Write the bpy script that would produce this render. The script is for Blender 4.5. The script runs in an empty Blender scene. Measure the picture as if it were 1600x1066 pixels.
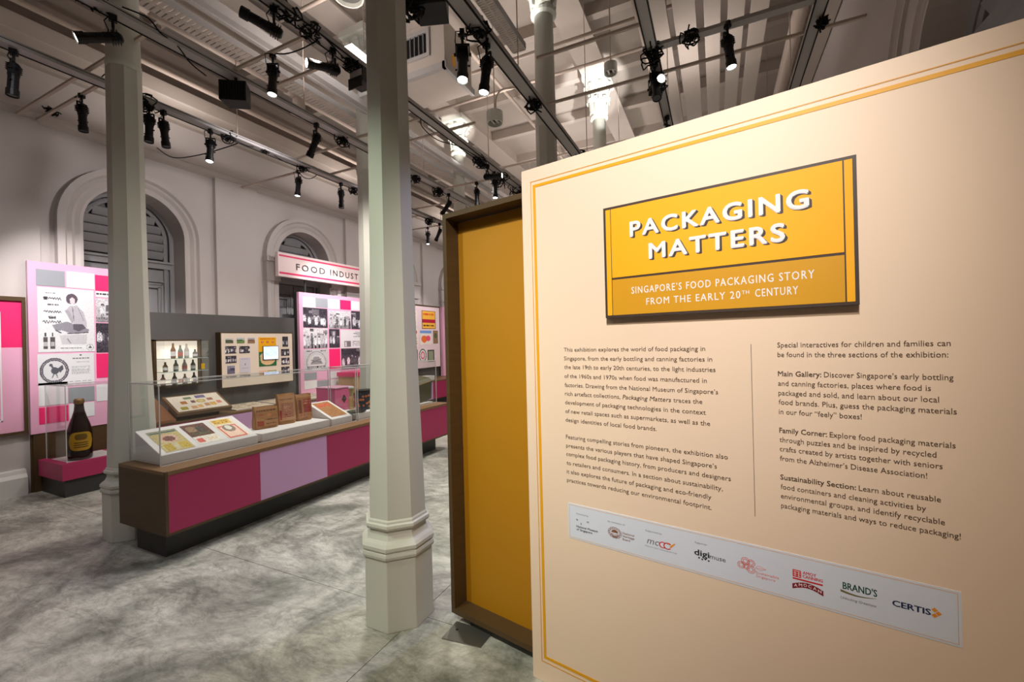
import bpy, bmesh, math, random
import numpy as np
from mathutils import Vector, Matrix
random.seed(7)
R=math.radians
C=bpy.context.scene.collection
sc=bpy.context.scene
# ------------------------------------------------------------ camera
F=670.; YAW=R(25.5); ROLL=R(1.37); H=1.6
cam=bpy.data.objects.new('camera',bpy.data.cameras.new('camera')); C.objects.link(cam)
cam.data.sensor_width=36; cam.data.lens=36*F/1600; cam.data.clip_start=.05
fw=Vector((-math.sin(YAW),math.cos(YAW),0)); rt=Vector((math.cos(YAW),math.sin(YAW),0)); up=Vector((0,0,1))
r2=rt*math.cos(ROLL)-up*math.sin(ROLL); u2=rt*math.sin(ROLL)+up*math.cos(ROLL)
m=Matrix((r2,u2,-fw)).transposed().to_4x4(); m.translation=(0,0,H); cam.matrix_world=m
sc.camera=cam
# ------------------------------------------------------------ world, exposure
w=bpy.data.worlds.new('world'); sc.world=w; w.use_nodes=True
w.node_tree.nodes['Background'].inputs[0].default_value=(.5,.55,.6,1); w.node_tree.nodes['Background'].inputs[1].default_value=.05
sc.view_settings.view_transform='Standard'; sc.view_settings.look='None'; sc.view_settings.exposure=0; sc.view_settings.gamma=1
sc.view_settings.use_curve_mapping=False
sc.cycles.transparent_max_bounces=32
def area(name,loc,size,power,col,tgt=None,sy=None):
    d=bpy.data.lights.new(name,'AREA'); d.energy=power; d.color=col; d.shape='RECTANGLE'; d.size=size; d.size_y=sy or size
    o=bpy.data.objects.new(name,d); C.objects.link(o); o.location=loc
    if tgt: o.rotation_euler=(Vector(tgt)-Vector(loc)).to_track_quat('-Z','Y').to_euler()
    return o
def spot(name,loc,tgt,power,deg,col=(1,.93,.84),blend=.6,rad=.03):
    d=bpy.data.lights.new(name,'SPOT'); d.energy=power; d.color=col; d.spot_size=R(deg); d.spot_blend=blend; d.shadow_soft_size=rad
    o=bpy.data.objects.new(name,d); C.objects.link(o); o.location=loc
    o.rotation_euler=(Vector(tgt)-Vector(loc)).to_track_quat('-Z','Y').to_euler(); return o
# added fill without fittings: wide spots pointing down, soft areas brightening the ceiling
for x,y,p in ((-3.3,.7,45),(-3.65,3.9,250),(-5.7,3.3,70),(-3.1,5.8,260),(-5.9,6.3,60),(-.6,5.4,120),(-3.3,8.3,220),(-3.3,11.5,220),(-.5,9,120),(-.9,-1.6,20),(-4.5,-1.5,25)):
    spot('down_fill',(x,y,4.05),(x,y,0),p,140,(1,.93,.86),.9,.18)
for x,y,p in ((-3.0,.9,7),(-3.55,3.35,20),(-6.3,3.4,9),(-3.0,6.0,26),(-6.2,6.4,12),(-.3,5.9,8),(-.2,2.6,4),(-3.0,9.2,32),(-6.2,10,14),(-.4,9.5,22),(-3,13,34),(-6.2,.6,3)):
    area('ceiling_fill',(x,y,4.45),.5,p,(1,.9,.84),(x,y,9))
# theatre spots of the room, with some added fill among them
spot('gallery_spot_and_fill',(-.1,-.75,4.1),(-.42,1.75,2.1),520,49,(1,.96,.92),1,.05)      # intro panel
spot('gallery_spot_and_fill',(.1,-1.2,3.9),(-.3,1.6,.6),190,70,(1,.84,.66),1,.06)  # added warm fill for the lower part of the cream panel
spot('gallery_spot_and_fill',(-2.9,-.4,4.1),(-1.75,2.0,1.4),260,45,(.86,1,.76),.9,.06)      # greenish on near column
spot('gallery_spot_and_fill',(-.9,4.0,3.6),(-1.75,2.0,1.2),130,50,(.6,.62,1),.9,.06)       # cool from behind
spot('gallery_spot_and_fill',(-4.9,-.6,4.1),(-4.6,2.0,1.0),50,40,(.78,.86,1),.9,.06)
spot('case_spot',(-3.0,2.6,4.15),(-4.15,2.5,.8),150,34,(1,.9,.78),.7)
spot('case_spot',(-4.2,4.6,4.15),(-4.15,3.6,.8),70,38,(1,.9,.8),.7)
spot('counter_spot',(-5.37,4.2,4.15),(-6.8,4.3,1.2),70,50,(1,.9,.8),.8)
for y in (3.6,5.9,8.6,11.5): spot('wall_fill',(-4.3,y,4.1),(-7.2,y,3.0),110,95,(1,.94,.95),1,.1)  # added wash to brighten the left wall, no fitting there
spot('wall_fill',(-4.4,1.2,4.1),(-7.2,1.2,2.6),22,90,(.96,.95,1),1,.1)  # same added wash towards the near end of the wall
spot('gallery_spot_and_fill',(-2.1,3.1,3.95),(-3.8,3.1,.5),130,62,(.93,.92,1),.9,.1)  # added bluish fill for the case front and risers, off the rails
spot('floor_spot',(-3.0,4.4,4.15),(-2.6,3.4,0),110,40,(1,.98,.95),.8)
spot('floor_spot',(-2.9,.9,4.15),(-2.9,1.6,0),70,48,(1,.98,.94),.9)

# ------------------------------------------------------------ pixel -> room (used only to take measures)
def ray(px,py):
    x=(px-800)/F; y=-(py-533)/F; c,s=math.cos(ROLL),math.sin(ROLL)
    return fw+rt*(x*c+y*s)+up*(-x*s+y*c)
def onx(px,py,X): d=ray(px,py); return Vector((0,0,H))+d*(X/d.x)
# ------------------------------------------------------------ materials
def lin(c):
    return tuple(((v/255)/12.92 if v/255<=.04045 else ((v/255+.055)/1.055)**2.4) for v in c)
MC={}
def mat(name,rgb,rough=.6,metal=0,var=.06,scale=6,emit=0,bump=0,spec=None,stretch=None):
    if name in MC: return MC[name]
    m=bpy.data.materials.new(name); m.use_nodes=True; MC[name]=m
    nt=m.node_tree; b=nt.nodes['Principled BSDF']; l=lin(rgb)
    b.inputs['Roughness'].default_value=rough; b.inputs['Metallic'].default_value=metal
    if spec is not None: b.inputs['Specular IOR Level'].default_value=spec
    tc=nt.nodes.new('ShaderNodeTexCoord'); no=nt.nodes.new('ShaderNodeTexNoise'); no.inputs['Scale'].default_value=scale
    mp=nt.nodes.new('ShaderNodeMapping'); nt.links.new(tc.outputs['Object'],mp.inputs[0]); nt.links.new(mp.outputs[0],no.inputs['Vector'])
    if stretch: mp.inputs['Scale'].default_value=stretch
    no.inputs['Detail'].default_value=5
    mx=nt.nodes.new('ShaderNodeMix'); mx.data_type='RGBA'
    mx.inputs[6].default_value=(*[max(0,v*(1-var)) for v in l],1); mx.inputs[7].default_value=(*[min(1,v*(1+var)) for v in l],1)
    nt.links.new(no.outputs['Fac'],mx.inputs[0]); nt.links.new(mx.outputs[2],b.inputs['Base Color'])
    if bump:
        bp=nt.nodes.new('ShaderNodeBump'); bp.inputs['Strength'].default_value=bump; bp.inputs['Distance'].default_value=.01
        nt.links.new(no.outputs['Fac'],bp.inputs['Height']); nt.links.new(bp.outputs[0],b.inputs['Normal'])
    if emit: b.inputs['Emission Color'].default_value=(*l,1); b.inputs['Emission Strength'].default_value=emit
    return m
def glass(name='clear_acrylic',tint=(.965,.98,.975)):
    if name in MC: return MC[name]
    m=bpy.data.materials.new(name); m.use_nodes=True; MC[name]=m; nt=m.node_tree; nt.nodes.remove(nt.nodes['Principled BSDF'])
    t=nt.nodes.new('ShaderNodeBsdfTransparent'); t.inputs[0].default_value=(*tint,1)
    g=nt.nodes.new('ShaderNodeBsdfGlossy'); g.inputs['Roughness'].default_value=.02
    lw=nt.nodes.new('ShaderNodeLayerWeight'); lw.inputs[0].default_value=.5; pw=nt.nodes.new('ShaderNodeMath'); pw.operation='POWER'; pw.inputs[1].default_value=4; nt.links.new(lw.outputs['Facing'],pw.inputs[0]); fr=nt.nodes.new('ShaderNodeMapRange'); fr.inputs[3].default_value=.03; fr.inputs[4].default_value=.6; nt.links.new(pw.outputs[0],fr.inputs[0])
    mx=nt.nodes.new('ShaderNodeMixShader'); nt.links.new(fr.outputs[0],mx.inputs[0]); nt.links.new(t.outputs[0],mx.inputs[1]); nt.links.new(g.outputs[0],mx.inputs[2])
    nt.links.new(mx.outputs[0],nt.nodes['Material Output'].inputs[0]); return m
def printmat(name='printed_sheet',rough=.55):
    if name in MC: return MC[name]
    m=bpy.data.materials.new(name); m.use_nodes=True; MC[name]=m; nt=m.node_tree
    a=nt.nodes.new('ShaderNodeVertexColor'); a.layer_name='ink'; b=nt.nodes['Principled BSDF']; b.inputs['Roughness'].default_value=rough
    nt.links.new(a.outputs[0],b.inputs['Base Color']); return m
WALL=mat('wall_paint',(196,188,184),.8,var=.05,scale=2,bump=.05)
CEIL=mat('ceiling_paint',(176,166,157),.8,var=.08,scale=1.5)
CEILB=mat('beam_paint',(188,177,168),.75,var=.06)
COLM=mat('column_paint',(214,214,204),.5,var=.03,scale=3,bump=.04)
GREYW=mat('window_grey_paint',(150,149,150),.6)
GREYD=mat('window_dark_paint',(112,112,114),.6)
BLACK=mat('black_metal',(22,21,22),.45,spec=.3)
CABLE=mat('black_cable',(18,17,18),.6,spec=.2)
GREYM=mat('grey_rail_paint',(170,166,164),.45)
PIPE=mat('pipe_paint',(196,180,168),.55)
LENS=mat('lit_lens',(255,250,240),.3,emit=14)
LENSOFF=mat('unlit_lens',(60,60,62),.1)
WOOD=mat('dark_walnut',(80,60,34),.5,var=.28,scale=5,stretch=(1,1,9))
WOODH=mat('brown_walnut_edge',(120,90,58),.45,var=.2,scale=5,stretch=(9,1,9))
MAG=mat('magenta_laminate',(172,42,92),.5,var=.02)
LIL=mat('lilac_laminate',(208,162,206),.5,var=.02)
KICK=mat('charcoal_kick_board',(52,51,50),.5,var=.05)
GREYP=mat('charcoal_partition_paint',(88,86,84),.7)
WHITE=mat('white_riser_paint',(232,226,224),.5,var=.02)
CREAM=mat('cream_backing_paper',(238,222,204),.7,var=.02)
PANEL=mat('cream_panel_paint',(246,220,194),.55,var=.02,scale=3)
GOLD=mat('gold_border_print',(238,170,20),.5,var=.02)
GOLDT=mat('thin_gold_line_print',(226,160,60),.5,var=.02)
YEL=mat('yellow_sign_face',(255,180,0),.6,var=.01)
OCH=mat('ochre_sign_face',(218,158,30),.45,var=.01)
SBRN=mat('dark_brown_sign_edge',(66,52,46),.5)
SWHT=mat('white_letter_print',(240,238,240),.5,var=.01)
INK=mat('brown_ink_print',(84,62,48),.7,var=.02)
YBACK=mat('yellow_board_paint',(178,122,2),.6,var=.02)
LOGOW=mat('pale_grey_logo_sheet',(226,232,246),.6,var=.01)
PINKP=mat('pale_pink_print',(238,178,206),.5,var=.02)
HOT=mat('hot_pink_print',(240,40,112),.5,var=.02)
GREYT=mat('grey_tile_print',(158,162,168),.5,var=.02)
WHT=mat('white_tile_print',(240,238,240),.5,var=.01)
GL=glass(); PRINT=printmat()
# ------------------------------------------------------------ mesh helpers
def wm(o):
    m=Matrix.Identity(4)
    while o is not None: m=o.matrix_basis@m; o=o.parent
    return m
class MB:
    def __init__(s): s.v=[]; s.f=[]
    def add(s,v,f,M=None):
        n=len(s.v)
        s.v+= [tuple(M@Vector(p)) if M else tuple(p) for p in v]; s.f+=[tuple(i+n for i in q) for q in f]; return s
    def box(s,a,b,M=None):
        x0,y0,z0=[min(p,q) for p,q in zip(a,b)]; x1,y1,z1=[max(p,q) for p,q in zip(a,b)]
        return s.add([(x0,y0,z0),(x1,y0,z0),(x1,y1,z0),(x0,y1,z0),(x0,y0,z1),(x1,y0,z1),(x1,y1,z1),(x0,y1,z1)],
              [(0,3,2,1),(4,5,6,7),(0,1,5,4),(1,2,6,5),(2,3,7,6),(3,0,4,7)],M)
    def lathe(s,prof,n=16,M=None,rot=0,cap=True):
        v=[];f=[]
        for r,z in prof:
            for k in range(n):
                a=2*math.pi*k/n+rot; v.append((r*math.cos(a),r*math.sin(a),z))
        for i in range(len(prof)-1):
            for k in range(n):
                k2=(k+1)%n; f.append((i*n+k,i*n+k2,(i+1)*n+k2,(i+1)*n+k))
        if cap: f.append(tuple(range(n-1,-1,-1))); f.append(tuple((len(prof)-1)*n+k for k in range(n)))
        return s.add(v,f,M)
    def cyl(s,a,b,r,n=10,r2=None):
        a=Vector(a);b=Vector(b);d=b-a; q=d.to_track_quat('Z','Y').to_matrix().to_4x4(); q.translation=a
        return s.lathe([(r,0),(r if r2 is None else r2,d.length)],n,q)
    def tube(s,pts,r,n=6,closed=False):
        pts=[Vector(p) for p in pts]; v=[];f=[];N=len(pts)
        for i,p in enumerate(pts):
            a=pts[(i-1)%N] if (closed or i>0) else p; b=pts[(i+1)%N] if (closed or i<N-1) else p
            t=(b-a); t=t.normalized() if t.length>1e-9 else Vector((0,0,1))
            x=t.cross(Vector((0,0,1)));
            if x.length<.1: x=t.cross(Vector((0,1,0)))
            x.normalize(); y=t.cross(x)
            for k in range(n):
                an=2*math.pi*k/n; v.append(tuple(p+x*(r*math.cos(an))+y*(r*math.sin(an))))
        for i in range(N if closed else N-1):
            j=(i+1)%N
            for k in range(n):
                k2=(k+1)%n; f.append((i*n+k,i*n+k2,j*n+k2,j*n+k))
        if not closed: f.append(tuple(range(n-1,-1,-1))); f.append(tuple((N-1)*n+k for k in range(n)))
        return s.add(v,f)
    def prism(s,poly,a,b,axis='y',M=None):
        # poly in 2D extruded a..b along the axis
        n=len(poly); v=[]
        for t in (a,b):
            for p,q in poly:
                v.append({'y':(p,t,q),'x':(t,p,q),'z':(p,q,t)}[axis])
        f=[tuple(range(n-1,-1,-1)),tuple(range(n,2*n))]+[(i,(i+1)%n,(i+1)%n+n,i+n) for i in range(n)]
        return s.add(v,f,M)
    def build(s,name,m,parent=None,local=False,smooth=False,bevel=0):
        me=bpy.data.meshes.new(name); v=s.v
        if parent is not None and not local:
            I=wm(parent).inverted(); v=[tuple(I@Vector(p)) for p in v]
        me.from_pydata(v,[],s.f); me.materials.append(m)
        bm=bmesh.new(); bm.from_mesh(me); bmesh.ops.recalc_face_normals(bm,faces=bm.faces); bm.to_mesh(me); bm.free()
        if smooth: me.polygons.foreach_set('use_smooth',[True]*len(me.polygons))
        o=bpy.data.objects.new(name,me); C.objects.link(o); o.parent=parent
        if bevel:
            b=o.modifiers.new('bevel','BEVEL'); b.width=bevel; b.segments=2; b.limit_method='ANGLE'
        return o
def tag(o,label=None,cat=None,group=None,kind=None):
    for k,v in (('label',label),('category',cat),('group',group),('kind',kind)):
        if v: o[k]=v
    return o
def empty(name,loc,label,cat,group=None,rz=0,kind=None):
    o=bpy.data.objects.new(name,None); C.objects.link(o); o.location=loc; o.rotation_euler=(0,0,rz); o.empty_display_size=.1
    return tag(o,label,cat,group,kind)
def struct(name,mb,m,parent=None,**k):
    o=mb.build(name,m,parent,**k)
    if parent is None: o['kind']='structure'
    return o
def boxo(name,a,b,m,parent=None,**k): return MB().box(a,b).build(name,m,parent,**k)
# ------------------------------------------------------------ prints (flat printed matter as coloured cells)
class Ink:
    def __init__(s,w,h,bg): s.w=w;s.h=h;s.a=np.zeros((h,w,3)); s.a[:]=bg; s.Y,s.X=np.mgrid[0:h,0:w]; s.X=(s.X+.5)/w; s.Y=(s.Y+.5)/h
    def rect(s,x0,y0,x1,y1,c): s.a[(s.X>=x0)&(s.X<x1)&(s.Y>=y0)&(s.Y<y1)]=c; return s
    def ell(s,x,y,rx,ry,c,ring=None):
        d=((s.X-x)/rx)**2+((s.Y-y)/ry)**2; m_=d<1
        if ring: m_&=d>ring
        s.a[m_]=c; return s
    def line(s,x0,y0,x1,y1,t,c):
        dx,dy=x1-x0,y1-y0; L=dx*dx+dy*dy+1e-9; k=np.clip(((s.X-x0)*dx+(s.Y-y0)*dy)/L,0,1)
        s.a[np.hypot(s.X-x0-k*dx,s.Y-y0-k*dy)<t]=c; return s
    def poly(s,pts,c):
        ins=np.zeros_like(s.X,bool); n=len(pts)
        for i in range(n):
            (x0,y0),(x1,y1)=pts[i],pts[(i+1)%n]
            cr=((y0>s.Y)!=(y1>s.Y))&(s.X<(x1-x0)*(s.Y-y0)/((y1-y0) or 1e-9)+x0); ins^=cr
        s.a[ins]=c; return s
    def grain(s,amt,seed=0):
        r=np.random.RandomState(seed); s.a=np.clip(s.a+r.normal(0,amt,(s.h,s.w,1)),0,255); return s
    def text(s,x0,y0,x1,y1,rows,c,seed=0,dens=.75):
        r=np.random.RandomState(seed)
        for k in range(rows):
            yy=y0+(y1-y0)*(k+.15)/rows; hh=(y1-y0)/rows*.5; x=x0
            while x<x1-(.1*(x1-x0) if k%3==2 else 0):
                wd=(x1-x0)*r.uniform(.05,.16); 
                if r.rand()<dens: s.rect(x,yy,min(x+wd,x1),yy+hh,c)
                x+=wd+(x1-x0)*.03
        return s
    def build(s,name,P,U,V,parent,thick=.004,local=False):
        # P top-left corner, U vector across, V vector down; thickness goes behind
        P=Vector(P);U=Vector(U);V=Vector(V); nrm=V.cross(U).normalized()
        w,h=s.w,s.h; v=[];f=[]
        for j in range(h+1):
            for i in range(w+1): v.append(P+U*(i/w)+V*(j/h))
        for j in range(h):
            for i in range(w):
                a=j*(w+1)+i; f.append((a,a+w+1,a+w+2,a+1))
        n=len(v); cs=[P,P+V,P+U+V,P+U]; v+=[c-nrm*thick for c in cs]; idx=[0,h*(w+1),h*(w+1)+w,w]
        side=[(idx[0],idx[3],n+3,n),(idx[1],idx[0],n,n+1),(idx[2],idx[1],n+1,n+2),(idx[3],idx[2],n+2,n+3),(n,n+3,n+2,n+1)]
        if parent is not None and not local:
            I=wm(parent).inverted(); v=[I@p for p in v]
        me=bpy.data.meshes.new(name); me.from_pydata([tuple(p) for p in v],[],f+side); me.materials.append(PRINT)
        ca=me.color_attributes.new('ink','FLOAT_COLOR','CORNER')
        x=s.a/255.; l=np.where(x<=.04045,x/12.92,((x+.055)/1.055)**2.4).reshape(-1,3)
        col=np.ones((len(me.loops),4),np.float32); col[:w*h*4,:3]=np.repeat(l,4,axis=0); col[w*h*4:,:3]=.6
        ca.data.foreach_set('color',col.ravel())
        o=bpy.data.objects.new(name,me); C.objects.link(o); o.parent=parent; return o
def crowd(w,h,seed,dark=False,n=7):
    r=np.random.RandomState(seed); bg=(70,62,74) if dark else (196,192,196)
    s=Ink(w,h,bg); s.rect(0,0,1,.35,tuple(v*.8 if dark else min(255,v*1.1) for v in bg)); s.rect(0,.8,1,1,(60,54,64) if dark else (150,146,150))
    for k in range(5):
        q=r.uniform(60,200); x=r.rand(); y=r.uniform(0,.5); s.rect(x,y,x+r.uniform(.05,.3),y+r.uniform(.05,.3),(q,q*.96,q))
    for k in range(n):
        x=(k+.5+r.uniform(-.3,.3))/n; y=r.uniform(.28,.5); hgt=r.uniform(.3,.5); c=r.choice([225,205,90,240]); 
        s.poly([(x-.2/n,y+.03),(x+.2/n,y+.03),(x+.33/n,y+hgt*.6),(x+.26/n,y+hgt*1.1),(x-.24/n,y+hgt*1.15),(x-.35/n,y+hgt*.5)],(c,c,c+6)); s.line(x,y+.1,x+r.uniform(-.5,.5)/n,y+hgt*.7,.01,(c*.7,c*.7,c*.7)); s.line(x,y+hgt*.3,x+.4/n,y+hgt*r.uniform(.3,.8),.014,(c*.85,c*.85,c*.85)); s.line(x-.1/n,y+hgt,x-.12/n,y+hgt*1.6,.012,(40,36,44)); s.line(x+.1/n,y+hgt,x+.15/n,y+hgt*1.6,.012,(40,36,44))
        s.ell(x,y,.16/n+.01,.06,(50,44,52)); s.ell(x,y+.03,.12/n+.008,.04,(170,160,164))
    return s.grain(20,seed)
# ------------------------------------------------------------ lettering
def text_mesh(body,size=1,bold=0,spacing=1,res=2,shear=0):
    cu=bpy.data.curves.new('t','FONT'); cu.body=body; cu.size=size; cu.offset=bold; cu.space_character=spacing; cu.resolution_u=res; cu.shear=shear
    o=bpy.data.objects.new('t',cu); C.objects.link(o)
    dg=bpy.context.evaluated_depsgraph_get(); me=bpy.data.meshes.new_from_object(o.evaluated_get(dg))
    vs=[v.co.copy() for v in me.vertices]; fs=[tuple(p.vertices) for p in me.polygons]
    bpy.data.objects.remove(o); bpy.data.curves.remove(cu); bpy.data.meshes.remove(me)
    return vs,fs
CAPR=.682
def lettering(mb,body,x0,x1,z,h,y=0,dz=0,bold=0,spacing=1,thick=0,shear=0,M=None,caps=True,res=2,fit=True):
    # lettering on the local XZ plane facing -Y, baseline z, from x0 to x1, cap height h; dz raises the right end
    vs,fs=text_mesh(body,1,0,spacing,res,shear)
    if not vs: return
    mn=min(v.x for v in vs); mxx=max(v.x for v in vs); k=h/CAPR; kx=(x1-x0)/(mxx-mn) if fit else k
    V=[(x0+(v.x-mn)*kx, y, z+v.y*k+dz*((v.x-mn)/(mxx-mn))) for v in vs]
    if bold:
        bs=bold*k; nd=8 if bold>.028 else 4
        for q in range(nd):
            ox,oz=bs*math.cos(2*math.pi*(q+.5)/nd),bs*math.sin(2*math.pi*(q+.5)/nd)
            mb.add([(a+ox,b+.00012*(q+1),c+oz) for a,b,c in V],fs,M)
    mb.add(V,fs,M)
    if thick: 
        n=len(V); mb.add([(a,b+thick,c) for a,b,c in V],[tuple(reversed(f)) for f in fs],M)
        cnt={}
        for f in fs:
            for i in range(len(f)):
                e=(f[i],f[(i+1)%len(f)]); cnt[e]=1
        base=len(mb.v)-2*n
        for (a,b) in list(cnt):
            if (b,a) not in cnt: mb.f.append((base+a,base+n+a,base+n+b,base+b))

# ============================================================ THE SETTING
XL=-7.2; XR=1.28; YB=-4.5; YF=17.; ZT=6.3
def concrete():
    m=bpy.data.materials.new('stained_concrete'); m.use_nodes=True; nt=m.node_tree; b=nt.nodes['Principled BSDF']; N=nt.nodes.new; K=nt.links.new
    tc=N('ShaderNodeTexCoord')
    def noise(sc_,det,rough,dist=0,st=None):
        n=N('ShaderNodeTexNoise'); n.inputs['Scale'].default_value=sc_; n.inputs['Detail'].default_value=det; n.inputs['Roughness'].default_value=rough; n.inputs['Distortion'].default_value=dist
        if st:
            mp=N('ShaderNodeMapping'); mp.inputs['Scale'].default_value=st; mp.inputs['Rotation'].default_value=(0,0,.4); K(tc.outputs['Object'],mp.inputs[0]); K(mp.outputs[0],n.inputs['Vector'])
        else: K(tc.outputs['Object'],n.inputs['Vector'])
        return n
    a=noise(1.1,10,.7,1.6); c=noise(7,12,.78,.9,(1,2.6,1)); d=noise(45,8,.75); e=noise(2.6,12,.8,2.5,(1,1.8,1))
    r=N('ShaderNodeValToRGB'); r.color_ramp.elements[0].position=.36; r.color_ramp.elements[1].position=.62
    r.color_ramp.elements[0].color=(*lin((120,124,114)),1); r.color_ramp.elements[1].color=(*lin((207,207,197)),1); K(a.outputs['Fac'],r.inputs[0])
    r2=N('ShaderNodeValToRGB'); r2.color_ramp.elements[0].position=.36; r2.color_ramp.elements[1].position=.56
    r2.color_ramp.elements[0].color=(.42,.42,.40,1); r2.color_ramp.elements[1].color=(1,1,1,1); K(c.outputs['Fac'],r2.inputs[0])
    r3=N('ShaderNodeValToRGB'); r3.color_ramp.elements[0].position=.40; r3.color_ramp.elements[1].position=.52
    r3.color_ramp.elements[0].color=(.5,.5,.48,1); r3.color_ramp.elements[1].color=(1,1,1,1); K(e.outputs['Fac'],r3.inputs[0])
    mx0=N('ShaderNodeMix'); mx0.data_type='RGBA'; mx0.blend_type='MULTIPLY'; mx0.inputs[0].default_value=.6; K(r.outputs[0],mx0.inputs[6]); K(r3.outputs[0],mx0.inputs[7])
    mx=N('ShaderNodeMix'); mx.data_type='RGBA'; mx.blend_type='MULTIPLY'; mx.inputs[0].default_value=.6; K(mx0.outputs[2],mx.inputs[6]); K(r2.outputs[0],mx.inputs[7])
    K(mx.outputs[2],b.inputs['Base Color'])
    rr=N('ShaderNodeMapRange'); rr.inputs[3].default_value=.34; rr.inputs[4].default_value=.6; K(c.outputs['Fac'],rr.inputs[0]); K(rr.outputs[0],b.inputs['Roughness'])
    bp=N('ShaderNodeBump'); bp.inputs['Strength'].default_value=.12; bp.inputs['Distance'].default_value=.01; K(d.outputs['Fac'],bp.inputs['Height']); K(bp.outputs[0],b.inputs['Normal'])
    return m
CONC=concrete()
# floor slabs with recessed joints
joints_x=[XL-.3,-1.62,XR+.1]; joints_y=[YB,2.03,7.4,YF]
f=MB().box((XL-.3,YB,-.2),(XR+.1,YF,-.012)); fl=struct('floor',f,mat('joint_filler',(70,66,62),.8))
for i in range(len(joints_x)-1):
    for j in range(len(joints_y)-1):
        x0,x1,y0,y1=joints_x[i],joints_x[i+1],joints_y[j],joints_y[j+1]
        if y1-y0<1.2 and i not in (1,2): pass
        MB().box((x0+.002,y0+.002,-.013),(x1-.002,y1-.002,0)).build('floor_slab',CONC,fl)
struct('ceiling',MB().box((XL-.3,YB,ZT),(XR+.1,YF,ZT+.15)),CEIL)
struct('wall_back',MB().box((XL-.3,YB-.15,0),(XR+.1,YB,ZT)),WALL)
struct('wall_end',MB().box((XL-.3,YF,0),(XR+.1,YF+.15,ZT)),WALL)
# walls with arched openings
def arch_wall(name,X,sgn,centres,r,zs,y0,y1,depth=.4):
    mb=MB(); n=20; ys=[]; cur=y0
    def quad(a,b,c,d): mb.add([a,b,c,d],[(0,1,2,3)])
    for c in centres:
        quad((X,cur,0),(X,c-r,0),(X,c-r,ZT),(X,cur,ZT)); cur=c+r
        for k in range(n):
            a0=math.pi*k/n;a1=math.pi*(k+1)/n
            p=(c-r*math.cos(a0),zs+r*math.sin(a0)); q=(c-r*math.cos(a1),zs+r*math.sin(a1))
            quad((X,p[0],p[1]),(X,q[0],q[1]),(X,q[0],ZT),(X,p[0],ZT))
            quad((X,p[0],p[1]),(X,q[0],q[1]),(X+sgn*depth,q[0],q[1]),(X+sgn*depth,p[0],p[1]))
        for s in (-1,1): quad((X,c+s*r,0),(X,c+s*r,zs),(X+sgn*depth,c+s*r,zs),(X+sgn*depth,c+s*r,0))
    quad((X,cur,0),(X,y1,0),(X,y1,ZT),(X,cur,ZT))
    o=struct(name,mb,WALL)
    return o
CL=[3.13,5.79,8.45,11.1,13.75]
wl=arch_wall('wall_left',XL,-1,CL,.57,3.22,YB,YF)
wr=arch_wall('wall_right',XR,1,[3.23,6.9],.57,3.25,YB,YF)
def arch_band(mb,X,sgn,c,zs,r0,r1,pr,zb,n=28):
    # moulded band around an arch with straight jambs down to zb, projecting pr into the room
    prof=[(r0,0),(r0,pr*.5),(r0+(r1-r0)*.12,pr*.55),(r0+(r1-r0)*.3,pr*.35),(r0+(r1-r0)*.45,pr*.75),(r0+(r1-r0)*.62,pr*.55),(r0+(r1-r0)*.72,pr),(r1,pr),(r1,0)]
    path=[(c-1,zb,None)]
    st=[]
    for r_,p_ in prof:
        row=[(X-sgn*p_,c-r_,zb)]+[(X-sgn*p_,c-r_*math.cos(math.pi*k/n),zs+r_*math.sin(math.pi*k/n)) for k in range(n+1)]+[(X-sgn*p_,c+r_,zb)]
        st.append(row)
    L=len(st[0]); v=[p for row in st for p in row]; f=[]
    for i in range(len(st)-1):
        for k in range(L-1): f.append((i*L+k,i*L+k+1,(i+1)*L+k+1,(i+1)*L+k))
    mb.add(v,f)
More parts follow.
